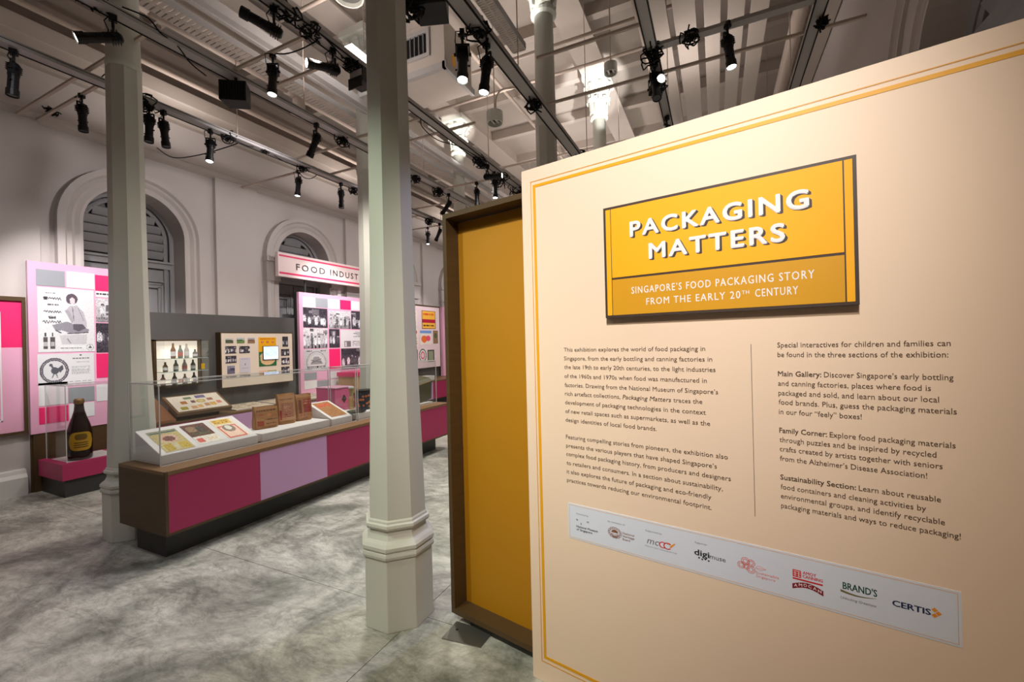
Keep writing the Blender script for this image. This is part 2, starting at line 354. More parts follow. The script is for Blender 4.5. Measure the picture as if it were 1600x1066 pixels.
def arch_window(idx,X,sgn,c,zs,r,depth):
    # panelled shutters below, louvred fanlight above, seen in the reveal
    w=empty('window_%d'%idx,(X+sgn*depth,c,0),None,None,kind='structure')
    xb=X+sgn*depth; xi=xb-sgn*.06
    boxo('backing_board',(xb,c-r-.02,0),(xb+sgn*.04,c+r+.02,zs+r+.02),GREYD,w)
    # frame arc
    mb=MB(); 
    for rr,ww in ((r,.05),(r-.09,.03)):
        pts=[(xi,c-rr*math.cos(math.pi*k/20),zs-.25+(rr)*math.sin(math.pi*k/20)+.25) for k in range(21)]
        mb.tube([(xi,c-rr,0)]+pts+[(xi,c+rr,0)],ww,6)
    mb.build('arched_frame',GREYW,w)
    MB().box((xi-sgn*.03,c-r,zs-.42),(xb,c+r,zs-.34)).box((xi-sgn*.05,c-r,zs-.34),(xb,c+r,zs-.31)).build('transom',GREYW,w)
    for k in range(6):
        z0=zs-.27+k*.125; hw=math.sqrt(max(.01,(r-.1)**2-max(0,z0+.08-zs)**2))
        if z0+.08>zs+r-.12: break
        M=Matrix.Translation((xi,c,z0+.05))@Matrix.Rotation(sgn*R(-28),4,'Y')
        MB().box((-.012,-hw,-.055),(.012,hw,.055),M).build('fanlight_slat',GREYW,w)
    for s in (-1,1):
        y0,y1=(c-r+.04,c-.01) if s<0 else (c+.01,c+r-.04)
        lf=boxo('shutter_leaf',(xi+sgn*.01,y0,.1),(xb,y1,zs-.43),GREYW,w)
        zz=[(.2,1.35),(1.5,zs-.55)]
        for a,b in zz:
            mb=MB()
            for ins,pr in ((.05,.022),(.09,.012),(.14,.03)):
                ya,yb_,za,zb=y0+ins,y1-ins,a+ins,b-ins; x0=xi+sgn*.01; t=.018
                for q in (((x0-sgn*pr,ya,za),(x0,ya+t,zb)),((x0-sgn*pr,yb_-t,za),(x0,yb_,zb)),((x0-sgn*pr,ya,za),(x0,yb_,za+t)),((x0-sgn*pr,ya,zb-t),(x0,yb_,zb))): mb.box(*q)
            mb.build('panel_moulding',GREYW,lf)
    return w
for i,c in enumerate(CL):
    mb=MB(); arch_band(mb,XL,-1,c,3.22,.57,.82,.09,0); mb.build('arch_moulding',WALL,wl)
    if i<4: arch_window(i+1,XL,-1,c,3.22,.57,.36)
    else: boxo('backing_board',(XL-.4,c-.6,0),(XL-.36,c+.6,3.85),GREYD,wl)
    if i>0:
        for s in (-1,1): MB().box((XL,c+s*.57-.02,3.12),(XL+.13,c+s*.84,3.2)).box((XL,c+s*.57,2.78),(XL+.1,c+s*.83,3.12)).build('impost_block',WALL,wl)
mb=MB(); arch_band(mb,XR,1,3.23,3.25,.57,.7,.05,0); arch_band(mb,XR,1,3.23,3.25,1.0,1.12,.05,0); mb.build('arch_moulding',WALL,wr)
arch_window(5,XR,1,3.23,3.25,.57,.3); 
mb=MB(); arch_band(mb,XR,1,6.9,3.25,.57,.8,.05,0); mb.build('arch_moulding',WALL,wr)
arch_window(6,XR,1,6.9,3.25,.57,.3)
# pilasters, cornice, upper band on the left wall
for k,(a,b) in enumerate([(YB,2.17),(4.14,4.83),(6.79,7.47),(9.45,10.12),(12.1,12.78),(14.75,17)]):
    MB().box((XL,a,0),(XL+.07,b,4.33)).build('pilaster',WALL,wl)
MB().prism([(XL,4.3),(XL+.1,4.33),(XL+.13,4.38),(XL+.16,4.38),(XL+.16,4.42),(XL,4.42)],YB,YF,'y').build('trim_1',WALL)['kind']='structure'
MB().box((XL,YB,4.95),(XL+.1,YF,5.02)).box((XL,YB,5.5),(XL+.25,YF,5.62)).box((XL,YB,5.62),(XL+.15,YF,5.9)).build('trim_2',CEILB)['kind']='structure'
MB().prism([(XL,0),(XL+.16,0),(XL+.16,.2),(XL+.13,.24),(XL+.12,.28),(XL,.3)],YB,2.0,'y').build('baseboard_left',mat('baseboard_paint',(214,212,208),.5))['kind']='structure'
MB().prism([(XL,0),(XL+.1,0),(XL+.1,.2),(XL,.3)],7.6,YF,'y').build('baseboard_left_far',MC['baseboard_paint'])['kind']='structure'
# ceiling beams: longitudinal over the column rows, transverse joists
n=3
for X in (-1.745,-4.62):
    MB().box((X-.16,YB,6.06),(X+.16,YF,ZT)).box((X-.21,YB,6.045),(X+.21,YF,6.08)).build('trim_%d'%n,CEILB)['kind']='structure'; n+=1
for y in np.arange(-3.3,17,1.325):
    MB().box((XL,y-.06,6.12),(XR,y+.06,ZT)).build('trim_%d'%n,CEILB)['kind']='structure'; n+=1
for X in (-6.4,-3.2):
    MB().box((X-.03,YB,6.2),(X+.03,YF,ZT)).build('trim_%d'%n,CEILB)['kind']='structure'; n+=1

# ============================================================ COLUMNS
def octo(r): return r/math.cos(math.pi/8)
def column(x,y,label):
    c=empty('column',(x,y,0),label,'column','white octagonal columns of the hall')
    a=math.pi/8
    def prof(p): return [(octo(r),z) for r,z in p]
    T=Matrix.Translation((x,y,0))
    MB().lathe(prof([(.19,0),(.188,.40)]),8,T,a).build('base_block',COLM,c,bevel=.004)
    MB().lathe(prof([(.188,.40),(.197,.405),(.2,.42),(.197,.435),(.19,.44),(.2,.452),(.2,.47),(.188,.485),(.17,.5),(.158,.525),(.157,.55),(.17,.556),(.178,.57),(.176,.585),(.166,.592),(.164,.602),(.158,.61)]),8,T,a).build('base_moulding',COLM,c)
    MB().lathe(prof([(.157,.6),(.147,1.),(.13,1.6),(.122,2.1),(.116,2.9),(.113,3.6),(.112,4.1)]),8,T,a).build('octagonal_shaft',COLM,c)
    MB().lathe([(.122,4.05),(.125,4.1),(.118,4.12),(.108,5.35)],20,T).build('round_shaft',COLM,c,smooth=True)
    cp=MB().lathe([(.108,5.33),(.15,5.35),(.15,5.38),(.115,5.4),(.115,5.44),(.125,5.62),(.16,5.82),(.2,5.9)],20,T).box((x-.23,y-.23,5.96),(x+.23,y+.23,6.06)).box((x-.19,y-.19,5.89),(x+.19,y+.19,5.97)).build('capital',COLM,c)
    mb=MB()
    for ring,(z0,zt,r0,r1,nn) in enumerate([(5.44,5.68,.12,.19,8),(5.6,5.9,.135,.24,8)]):
        for k in range(nn):
            an=2*math.pi*(k+ring*.5)/nn; M=T@Matrix.Rotation(an,4,'Z')
            pts=[(r0,z0),(r0+.02,z0+(zt-z0)*.6),(r1-.02,zt),(r1+.015,zt-.015),(r1+.01,zt-.06),(r1-.02,zt-.045),(r0+.045,z0+(zt-z0)*.55),(r0+.03,z0)]
            mb.prism([(p,q) for p,q in pts],-.028,.028,'y',M)
    mb.build('acanthus_leaves',COLM,cp)
    return c
COLS=[(-1.745,2.01,'large white octagonal column in the foreground left of the yellow framed board'),
 (-4.645,1.955,'white octagonal column behind the near left end of the long display case'),
 (-1.73,4.68,'white column rising behind the upper left corner of the cream panel'),
 (-4.53,4.71,'white column half hidden behind the left edge of the foreground column'),
 (-1.73,7.3,'far column with brightly lit capital above the middle of the cream panel top'),
 (-4.6,7.35,'far column with brightly lit capital left of the hanging round downlight'),
 (-4.6,10.0,'distant column behind the lit capital column, mostly hidden'),(-1.73,10.0,'distant column beyond the panel, in line with the lit capital')]
for x,y,l in COLS[:6]: column(x,y,l)
spot('capital_spot',(-3.15,5.7,3.95),(-4.6,7.3,5.7),650,17,(1,.97,.93),.4)
spot('capital_spot',(-.72,5.2,3.95),(-1.7,7.25,5.75),900,22,(1,.98,.95),.4)
spot('capital_spot',(-2.7,3.6,4.3),(-1.73,4.68,5.75),260,20,(1,.98,.95),.5)

# ============================================================ INTRO PANEL
PA=R(-10.5)
intro=empty('exhibition_intro_panel',(-.823,1.871,0),'large cream exhibition introduction panel with gold border and printed text','panel',rz=PA)
def pl(name,mb,m,parent=intro,**k): return mb.build(name,m,parent,local=True,**k)
W_=1.672; HT=2.405
pl('board',MB().box((0,0,0),(W_,.04,HT)),PANEL,bevel=.002)
def frame(mb,x0,z0,x1,z1,t,y,th=.0012):
    mb.box((x0,y,z0),(x0+t,y-th,z1)).box((x1-t,y,z0),(x1,y-th,z1)).box((x0+t,y,z0),(x1-t,y-th,z0+t)).box((x0+t,y,z1-t),(x1-t,y-th,z1))
mb=MB(); frame(mb,.064,.114,W_-.064,2.326,.0135,0); pl('thick_gold_border',mb,GOLD)
mb=MB(); frame(mb,.051,.096,W_-.051,2.344,.0035,0); pl('thin_gold_border',mb,GOLDT)
Y=-.0012
# body text
def line(txt,x0,x1,z0,h,bold=0,shear=0,par=None):
    a=MB(); lettering(a,txt,x0,x1,z0,h,Y,bold=bold,shear=shear); return pl('bold_heading' if bold else 'text_line',a,INK)
def body_lines(lines,x0):
    for txt,z0,x1,bold_end,dz in lines: line(txt,x0,x1,z0,.0172)
L1=[('This exhibition explores the world of food packaging in',1.547,.798),('Singapore, from the early bottling and canning factories in',1.508,.821),
('the late 19th to early 20th centuries, to the light industries',1.470,.831),('of the 1960s and 1970s when food was manufactured in',1.4295,.801),
('factories. Drawing from the National Museum of Singapore\u2019s',1.3895,.838),None,
('development of packaging technologies in the context',1.312,.795),('of new retail spaces such as supermarkets, as well as the',1.2725,.809),('design identities of local food brands.',1.2335,.614),
('Featuring compelling stories from pioneers, the exhibition also',1.158,.865),('presents the various players that have shaped Singapore\u2019s',1.119,.828),
('complex food packaging history, from producers and designers',1.0815,.873),('to retailers and consumers. In a section about sustainability,',1.0415,.846),
('it also explores the future of packaging and eco-friendly',1.003,.807),('practices towards reducing our environmental footprint.',.965,.807)]
body_lines([(t[0],t[1],t[2],None,0) for t in L1[:9] if t],.209)
line('rich artefact collections,',.209,.468,1.351,.0172); line('Packaging Matters',.477,.672,1.351,.0172,0,.2); line('traces the',.680,.784,1.351,.0172)
body_lines([(t[0],t[1],t[2],None,0) for t in L1[9:]],.209)
L2=[[('Special interactives for children and families can',1.557,1.437,0),('be found in the three sections of the exhibition:',1.525,1.432,0)],
[('Main Gallery: Discover Singapore\u2019s early bottling',1.461,1.441,1.142),('and canning factories, places where food is',1.429,1.395,0),('packaged and sold, and learn about our local',1.397,1.411,0),('food brands. Plus, guess the packaging materials',1.366,1.446,0),('in our four \u201cfeely\u201d boxes!',1.334,1.24,0)],
[('Family Corner: Explore food packaging materials',1.271,1.442,1.153),('through puzzles and be inspired by recycled',1.240,1.403,0),('crafts created by artists together with seniors',1.209,1.415,0),('from the Alzheimer\u2019s Disease Association!',1.177,1.383,0)],
[('Sustainability Section: Learn about reusable',1.114,1.41,1.222),('food containers and cleaning activities by',1.082,1.379,0),('environmental groups, and identify recyclable',1.051,1.417,0),('packaging materials and ways to reduce packaging!',1.019,1.448,0)]]
for i,blk in enumerate(L2):
    for t,z,x1,be in blk:
        if be:
            k=t.index(':')+1; line(t[:k],1.024,be,z,.0165,.016); line(t[k:].strip(),be+.007,x1,z,.0165)
        else: line(t,1.024,x1,z,.0165)
pl('divider_line',MB().box((.9455,Y,.972),(.947,0,1.569)),INK)
# logo sheet
pl('logo_sheet',MB().box((.211,0,.716),(1.446,-.0015,.872)),LOGOW)
mb=MB(); frame(mb,.2175,.7225,1.4395,.8655,.0009,-.0015,.0006); pl('logo_sheet_border',mb,GOLDT)
Y=-.0021
BLK=mat('black_logo_print',(40,40,44),.6); GRY=mat('grey_logo_print',(110,110,114),.6); NHB=mat('brown_logo_print',(140,90,60),.6); RED=mat('red_logo_print',(214,34,48),.6)
COR=mat('coral_logo_print',(232,120,108),.6); NAV=mat('navy_logo_print',(28,44,88),.6); ORG=mat('orange_logo_print',(240,150,40),.6); DRED=mat('dark_red_logo_print',(140,20,34),.6); GRN=mat('dark_green_logo_print',(16,74,62),.6)
a=MB()
for t,x0,x1,z in (('Presented by',.253,.311,.829),('An institution of',.399,.474,.829),('Supported by',.560,.624,.829),('Supporter',.746,.789,.829)): lettering(a,t,x0,x1,z,.0062,Y)
lettering(a,'Ministry of Culture, Community and Youth',.557,.68,.768,.005,Y); lettering(a,'Unlocking Greatness',1.178,1.264,.766,.008,Y,shear=.3)
pl('caption_print',a,GRY)
a=MB(); lettering(a,'N',.252,.259,.801,.0075,Y,bold=.02); lettering(a,'S',.271,.278,.787,.0075,Y,bold=.02); lettering(a,'M',.303,.311,.801,.0075,Y,bold=.02)
lettering(a,'National Museum',.252,.353,.7715,.0088,Y,bold=.03); lettering(a,'of Singapore',.252,.327,.7585,.0088,Y,bold=.03); pl('museum_logo',a,BLK)
def disc(mb,x,z,rx,rz,n=20,r_in=None,a0=0,a1=2*math.pi,y=None):
    y=Y if y is None else y; v=[];f=[]
    for k in range(n+1):
        an=a0+(a1-a0)*k/n; v.append((x+rx*math.cos(an),y,z+rz*math.sin(an)))
        v.append((x+rx*(r_in or 0)*math.cos(an),y,z+rz*(r_in or 0)*math.sin(an)))
    for k in range(n): f.append((2*k,2*k+2,2*k+3,2*k+1))
    mb.add(v,f)
a=MB()
for k in range(14):
    an=2*math.pi*k/14; disc(a,.43+.0255*math.cos(an),.79+.0195*math.sin(an),.0055,.005,8,.6)
disc(a,.43,.79,.015,.0125,16,0,0,math.pi)
for k in range(3): disc(a,.43,.787,.017-k*.005,.018-k*.005,14,.82,math.pi*1.02,math.pi*1.98)
for t,z in (('National',.793),('Heritage',.7805),('Board',.768)): lettering(a,t,.464,.464+.0062*len(t),z,.0085,Y,bold=.015)
pl('heritage_logo',a,NHB)
a=MB(); lettering(a,'mc',.565,.613,.7815,.026,Y,shear=.25); lo=pl('ministry_logo',a,GRY)
a=MB(); disc(a,.628,.790,.0155,.0125,18,.72,math.pi*.25,math.pi*1.75); disc(a,.645,.790,.0155,.0135,18,.72,math.pi*.2,math.pi*1.8); pl('red_letter_arc',a,RED,parent=lo)
a=MB(); a.add([(.653,Y-.0002,.789),(.659,Y-.0002,.786),(.676,Y-.0002,.806),(.670,Y-.0002,.806)],[(0,1,2,3)]); disc(a,.652,.795,.008,.009,10,.7,0,math.pi); pl('orange_letter_stroke',a,ORG,parent=lo)
a=MB(); lettering(a,'digi',.744,.795,.785,.021,Y,bold=.035); lettering(a,'muse',.797,.85,.785,.0165,Y)
for k in range(4): a.box((.757+.011*k,Y,.7745-.003*(k%2)),(.763+.011*k,Y+.0004,.780-.003*(k%2)))
pl('digital_partner_logo',a,BLK)
a=MB()
for cx_,cz,rr in ((.900,.792,.0125),(.913,.808,.0135),(.931,.806,.0125),(.930,.783,.0135),(.915,.790,.01)):
    disc(a,cx_,cz,rr,rr,18,.88); disc(a,cx_,cz,rr*.55,rr*.55,12,.8)
    for k in range(5):
        an=k*1.2566; disc(a,cx_+rr*.72*math.cos(an),cz+rr*.72*math.sin(an),rr*.26,rr*.26,8,.7)
a.tube([(.944,Y,.795),(.954,Y,.803),(.976,Y,.796),(.957,Y,.787),(.944,Y,.793),(.976,Y,.796)],.0005,4)
lettering(a,'Sustainable',.945,1.013,.7745,.0085,Y); lettering(a,'Singapore',.945,1.002,.7625,.0085,Y); pl('sustainable_logo',a,COR)
a=MB(); a.box((1.052,Y,.798),(1.0755,Y+.0003,.8215)); lettering(a,'AMOY',1.080,1.116,.8125,.0095,Y,bold=.03); lettering(a,'CANNING',1.080,1.133,.8005,.0095,Y,bold=.03); a.box((1.052,Y,.7895),(1.133,Y+.0003,.7945)); o=pl('canning_logo',a,RED)
a=MB(); lettering(a,'\u6dd8',1.054,1.0735,.8,.018,Y-.0003,fit=True) if False else None
for x0,z0,x1,z1 in ((1.0545,.8165,1.0735,.818),(1.0545,.8095,1.064,.811),(1.066,.8095,1.0735,.811),(1.058,.8,1.0595,.8165),(1.068,.8,1.0695,.8165),(1.0545,.803,1.063,.8045),(1.0655,.802,1.0735,.8035)): a.box((x0,Y-.0003,z0),(x1,Y,z1))
pl('white_seal_strokes',a,SWHT,parent=o)
a=MB(); n=14; v=[]
for k in range(n+1):
    t=k/n; x=1.0505+.0835*t; zc=.765+.0125*math.sin(math.pi*t); hh=.0085; v+=[(x,Y,zc+hh),(x,Y,zc-hh)]
a.add(v,[(2*k,2*k+2,2*k+3,2*k+1) for k in range(n)]); o=pl('red_banner_logo',a,DRED)
a=MB()
for k,ch in enumerate('AMOCAN'):
    t=(k+.75)/6.5; lettering(a,ch,1.0505+.0835*t-.0045,1.0505+.0835*t+.0045,.7605+.0125*math.sin(math.pi*t),.0095,Y-.0003,bold=.02)
pl('white_banner_letters',a,SWHT,parent=o)
a=MB(); lettering(a,"BRAND'S",1.184,1.266,.7985,.0205,Y,bold=.02); pl('essence_logo',a,GRN)
a=MB(); v=[]
for k in range(13):
    t=k/12; x=1.178+.086*t; z=.793-.006*math.sin(t*3.14); h=.0045*(1-t)+.0006; v+=[(x,Y,z+h*.4),(x,Y,z-h)]
a.add(v,[(2*k,2*k+2,2*k+3,2*k+1) for k in range(12)]); pl('gold_swoosh',a,mat('olive_gold_print',(120,110,60),.6))
a=MB(); lettering(a,'CERTIS',1.301,1.383,.785,.0165,Y,bold=.04); o=pl('security_logo',a,NAV)
a=MB()
for x,z in ((1.3915,.8035),(1.3995,.7955),(1.3915,.7875)): a.add([(x-.0068,Y,z),(x,Y,z-.0068),(x+.0068,Y,z),(x,Y,z+.0068)],[(0,1,2,3)])
pl('orange_diamonds',a,ORG,parent=o)
# ---- title sign (mounted proud of the panel)
sx0,sx1,sz0,sz1=.4245,1.2405,1.685,2.137
sign=empty('title_sign',(0,0,0),'yellow title sign reading PACKAGING MATTERS mounted on the cream panel','sign'); sign.matrix_basis=intro.matrix_basis.copy()
M0=sign.matrix_basis@Matrix.Translation((.83,-.001,1.685)); sign.matrix_basis=M0
MSH=Matrix.Translation((-.83,0,-1.685))
def sg(name,mb,m,parent=sign):
    mb.v=[tuple(MSH@Vector(p)) for p in mb.v]; return mb.build(name,m,parent,local=True)
mb=MB().box((sx0,-.028,sz0),(sx1,0,sz1)); sg('dark_backboard',mb,SBRN)
t=.010; ys=-.028
sg('yellow_face',MB().box((.4575,ys-.001,1.8475),(1.2065,ys,sz1-t)),YEL)
sg('ochre_face',MB().box((.4575,ys-.001,sz0+t),(1.2065,ys,1.839)),OCH)
for a0,a1 in ((sx0+t,.4545),(1.2105,sx1-t)): sg('yellow_side_strip',MB().box((a0,ys-.001,sz0+t),(a1,ys,sz1-t)),YEL)
for word,a0,a1,zz in (('PACKAGING',.538,1.119,2.003),('MATTERS',.611,1.053,1.9065)):
    mb=MB()
    for k in range(1,7): lettering(mb,word,a0+.0012*k,a1+.0012*k,zz-.0012*k,.0565,ys-.0022+.00015*k,bold=.034,spacing=1.2,res=3)
    sg('letter_block_shadow',mb,SBRN)
    mb=MB(); lettering(mb,word,a0,a1,zz,.0565,ys-.0028,bold=.034,spacing=1.2,res=4); sg('title_letters',mb,SWHT)
for txt,a0,a1,zz,hh in (('SINGAPORE\u2019S FOOD PACKAGING STORY',.537,1.131,1.776,.0265),('FROM THE EARLY 20',.595,.921,1.7285,.0255),('TH',.926,.948,1.7415,.0125),('CENTURY',.966,1.087,1.7295,.0255)):
    mb=MB(); lettering(mb,txt,a0,a1,zz,hh,ys-.0014,bold=.012,spacing=1.2); sg('subtitle_letters',mb,SWHT)

# ============================================================ YELLOW FRAMED BOARD behind the panel, and steel floor plate
yb=empty('yellow_framed_board',(-1.408,2.058,0),'tall yellow board in a dark wood box frame standing behind the cream panel','board',rz=R(-11.2))
def yl(name,mb,m,**k): return mb.build(name,m,yb,local=True,**k)
yl('back_board',MB().box((.02,.10,.07),(.97,.13,2.3)),YBACK)
yl('frame_side',MB().box((0,0,.05),(.028,.14,2.335)),WOOD,bevel=.002); yl('frame_side',MB().box((.972,0,.05),(1.0,.14,2.335)),WOOD)
yl('frame_top',MB().box((.028,0,2.307),(.972,.14,2.335)),WOOD); yl('frame_bottom',MB().box((.028,0,.05),(.972,.14,.078)),WOOD)
yl('plinth',MB().box((.12,.03,0),(.95,.12,.05)),KICK)
pt=empty('steel_floor_plate',(-1.25,1.99,0),'loose grey steel plate on the floor under the yellow framed board','plate')
P=[(-1.374,1.909),(-1.147,1.934),(-1.142,2.06),(-1.376,2.06)]
MB().prism(P,.0,.006,'z').build('plate_sheet',mat('brushed_steel',(120,120,112),.35,metal=.7,spec=.5),pt)
MB().lathe([(.008,.006),(.008,.0066)],14,Matrix.Translation((-1.335,2.0,0))).build('finger_hole',BLACK,pt)

# ============================================================ LONG DISPLAY CASE
def build_case():
    Y0,Y1=1.746,5.47; XF,XB=-3.70,-4.377; ZB,ZTp=.208,.688
    c=empty('display_case',(-4.04,1.746,0),'long walnut display case with magenta and lilac front panels under clear acrylic','display case')
    boxo('kick_board',(XF-.155,Y0+.07,0),(XB+.1,Y1-.15,ZB),KICK,c)
    # carcass open front for inset panels
    MB().box((XF-.02,Y0,ZB),(XB,Y1,ZTp-.025)).build('carcass',WOOD,c)
    MB().box((XF,Y0,ZB),(XF-.02,Y0+.02,ZTp)).box((XF,Y1-.02,ZB),(XF-.02,Y1,ZTp)).box((XF,Y0+.02,ZB),(XF-.02,Y1-.02,ZB+.018)).build('front_frame',WOOD,c)
    MB().box((XF,Y0+.02,ZTp-.03),(XF-.02,Y1-.02,ZTp)).box((XF-.02,Y0,ZTp-.025),(XB,Y1,ZTp)).build('case_top',WOODH,c)
    ys=[Y0+.02,2.478,3.205,3.932,4.66,Y1-.02]
    for i in range(5):
        o=boxo('front_panel',(XF-.018,ys[i]+.001,ZB+.019),(XF-.004,ys[i+1]-.001,ZTp-.031),[MAG,LIL,MAG,LIL,MAG][i],c)
        o['label']=['magenta front panel','lilac front panel'][i%2]
    # acrylic hoods
    for a,b in ((1.815,3.815),(3.845,5.44)):
        x0,x1,z0,z1,t=-3.905,-4.36,ZTp,1.325,.006
        h=MB().box((x0,a,z0),(x0-t,b,z1)).box((x1,a,z0),(x1+t,b,z1)).box((x0-t,a,z0),(x1+t,a+t,z1)).box((x0-t,b-t,z0),(x1+t,b,z1)).box((x0,a,z1),(x1,b,z1+t)).build('acrylic_hood',GL,c)
        e=MB(); s=.0035
        for (p,q) in (((x0,a),(x0,b)),((x1,a),(x1,b)),((x0,a),(x1,a)),((x0,b),(x1,b))):
            e.box((p[0]-s,p[1]-s,z1),(q[0]+s,q[1]+s,z1+.008))
        for x in (x0,x1):
            for y in (a,b): e.box((x-s,y-s,z0),(x+s,y+s,z1))
        e.box((x0-s,a,z0),(x0+s,b,z0+.006))
        e.build('polished_edge',mat('acrylic_edge',(206,206,204),.2,spec=.6),h)
    return c
case=build_case()
ZC=.688
def wedge(name,y0,y1,xf,xb,zf,zb,m,label,cat,group=None):
    o=empty(name,((xf+xb)/2,y0,ZC),label,cat,group)
    MB().prism([(xf,ZC),(xf,zf),(xb,zb),(xb,ZC)],y0,y1,'y').build('riser_body',m,o,bevel=.004)
    return o
def on_slope(y0,y1,xf,xb,zf,zb,u0,u1,v0,v1,lift=.002):
    # rectangle on sloping top: u along Y 0..1, v from back(0) to front(1)
    def pt(u,v): return Vector((xb+(xf-xb)*v, y0+(y1-y0)*u, zb+(zf-zb)*v+lift))
    return pt(u0,v0), pt(u1,v0)-pt(u0,v0), pt(u0,v1)-pt(u0,v0)
rs=(1.84,2.625,-3.945,-4.335,.765,.93)
w1=wedge('sloping_riser',*rs[:2],rs[2],rs[3],rs[4],rs[5],WHITE,'white sloping riser holding three printed sheets at the near end of the case','riser')
ink=Ink(28,40,(196,178,120)); ink.rect(0,0,1,.16,(150,150,120)).ell(.5,.4,.32,.2,(214,176,150)).ell(.5,.42,.2,.12,(120,70,60)).rect(.08,.62,.92,.95,(204,190,150)).rect(.1,.66,.4,.94,(190,160,50)).rect(.62,.66,.92,.94,(200,170,60)).line(.1,.1,.9,.1,.02,(60,90,80)); ink.grain(10,1)
def sheet(name,ink,args,label,cat='printed sheet'):
    P_,U,V=on_slope(*rs,*args); o=ink.build(name,P_,U,V,None,thick=.001); 
    return tag(o,label,cat)
sheet('vintage_label',ink,(.06,.33,.14,.94),'olive and yellow vintage label lying nearest the glass corner')
ink=Ink(30,40,(236,226,212)); ink.rect(0,0,1,.62,(104,58,44)).ell(.3,.25,.22,.16,(150,120,90)).ell(.65,.3,.2,.18,(70,60,50)).rect(.1,.45,.9,.56,(90,84,56)).rect(.08,.72,.34,.92,(220,100,84)).rect(.5,.74,.9,.88,(238,214,180)); ink.grain(14,2)
sheet('vintage_label',ink,(.385,.63,.1,.9),'dark reddish picture sheet in the middle of the sloping riser')
ink=Ink(30,40,(240,220,190)); ink.rect(.1,.02,.9,.26,(226,180,70)).text(.15,.05,.85,.22,2,(120,90,40),3).rect(.08,.36,.92,.97,(214,96,88)).rect(.12,.4,.88,.93,(244,206,184)).ell(.5,.5,.28,.18,(150,130,110)).ell(.5,.46,.14,.12,(230,226,214)); ink.grain(8,3)
sheet('vintage_label',ink,(.69,.93,.08,.92),'cream sheet with red box frame at the far end of the sloping riser')
r2o=empty('flat_riser',(-4.14,2.66,ZC),'flat white riser carrying three brown paper bags','riser'); boxo('riser_body',(-3.945,2.665,ZC),(-4.335,3.46,.768),WHITE,r2o,bevel=.006)
r3=(3.49,3.79,-3.945,-4.335,.76,.925)
w3=wedge('sloping_riser',*r3,WHITE,'small white sloping riser with a brown printed tray lid beyond the paper bags','riser')
ink=Ink(20,36,(168,112,58)); ink.rect(.1,.1,.9,.3,(196,84,44)).text(.12,.4,.9,.9,6,(140,84,40),4).grain(12,4)
P_,U,V=on_slope(*r3,.12,.88,.06,.9); tag(ink.build('printed_wrapper',P_,U,V,None,thick=.001),'brown printed wrapper on the small sloping riser','wrapper')
r4=empty('flat_riser',(-4.14,3.9,ZC),'flat white riser beyond the acrylic joint, half hidden by the foreground column','riser'); boxo('riser_body',(-3.945,3.87,ZC),(-4.335,4.7,.765),WHITE,r4,bevel=.006)
r5=empty('flat_riser',(-4.14,4.9,ZC),'low white base under the dark carton at the far end of the case','riser'); boxo('riser_body',(-3.945,4.85,ZC),(-4.335,5.4,.705),WHITE,r5,bevel=.004)
def bag(x,y,w,h,z,tone,ink,label,rz=0):
    o=empty('paper_bag',(x,y,z),label,'paper bag','brown paper bags in the display case',rz=rz)
    t=.05; n=9; v=[];f=[]; prof=[]
    # body: bottom oval opening to a flat creased top, front faces +X (towards the camera)
    rows=[(0,.92,t),(.03,1,t),(.3,1,t*.95),(.7,.98,t*.7),(.93,1,t*.28),(1,1.0,t*.22)]
    m_=14
    for hz,sw,d in rows:
        for k in range(m_):
            an=2*math.pi*k/m_; ca,sa=math.cos(an),math.sin(an)
            px=d*(abs(ca)**.5)*(1 if ca>0 else -1); py=w/2*sw*(abs(sa)**.45)*(1 if sa>0 else -1)
            wob=.004*math.sin(k*2.1+hz*9); v.append((px+wob,py,h*hz+(.006*math.sin(py*40) if hz==1 else 0)))
    for i in range(len(rows)-1):
        for k in range(m_): k2=(k+1)%m_; f.append((i*m_+k,i*m_+k2,(i+1)*m_+k2,(i+1)*m_+k))
    f.append(tuple(range(m_-1,-1,-1)))
    MB().add(v,f).build('bag_body',tone,o,local=True)
    P0_=(t+.001,-w*.44,h*.9); ink.build('bag_print',(t*.5+.006,-w*.44,h*.88),(0,w*.88,0),(t*.62,0,-h*.76),o,thick=.001,local=True)
    return o
KR=mat('kraft_paper',(170,122,78),.8,var=.1,scale=14,bump=.2)
i1=Ink(40,34,(162,114,70)); i1.text(.06,.04,.94,.18,1,(80,50,30),5,1).ell(.62,.36,.1,.09,(190,120,70)).text(.1,.28,.4,.4,1,(170,80,50),6).rect(.04,.68,.34,.98,(150,60,34)).text(.44,.56,.98,.7,1,(90,56,34),7,1).text(.46,.8,.9,.94,1,(110,60,40),8,1).grain(8,5)
bag(-4.2,2.875,.235,.225,.768,KR,i1,'wide brown paper bag with dark print, nearest of the three on the riser',rz=R(-14))
i2=Ink(34,44,(176,128,88)); i2.text(.1,.04,.9,.16,1,(130,84,60),9,1).rect(.12,.26,.88,.86,(160,104,80)).text(.3,.3,.72,.6,4,(196,150,120),10).rect(.02,.55,.14,.95,(150,50,40)).text(.3,.7,.8,.9,2,(150,60,50),11).grain(8,6)
bag(-4.22,3.12,.19,.325,.768,KR,i2,'tallest brown paper bag with faded red print, middle of the three',rz=R(-14))
i3=Ink(30,40,(158,104,60)); i3.rect(.1,.12,.3,.78,(110,50,34)).rect(.42,.1,.95,.74,(140,44,40)).text(.48,.14,.9,.5,3,(190,120,90),12).text(.2,.82,.8,.95,1,(110,60,40),13).grain(8,7)
bag(-4.22,3.335,.18,.295,.768,KR,i3,'brown paper bag with dark red blocks, farthest of the three on the riser',rz=R(-14))
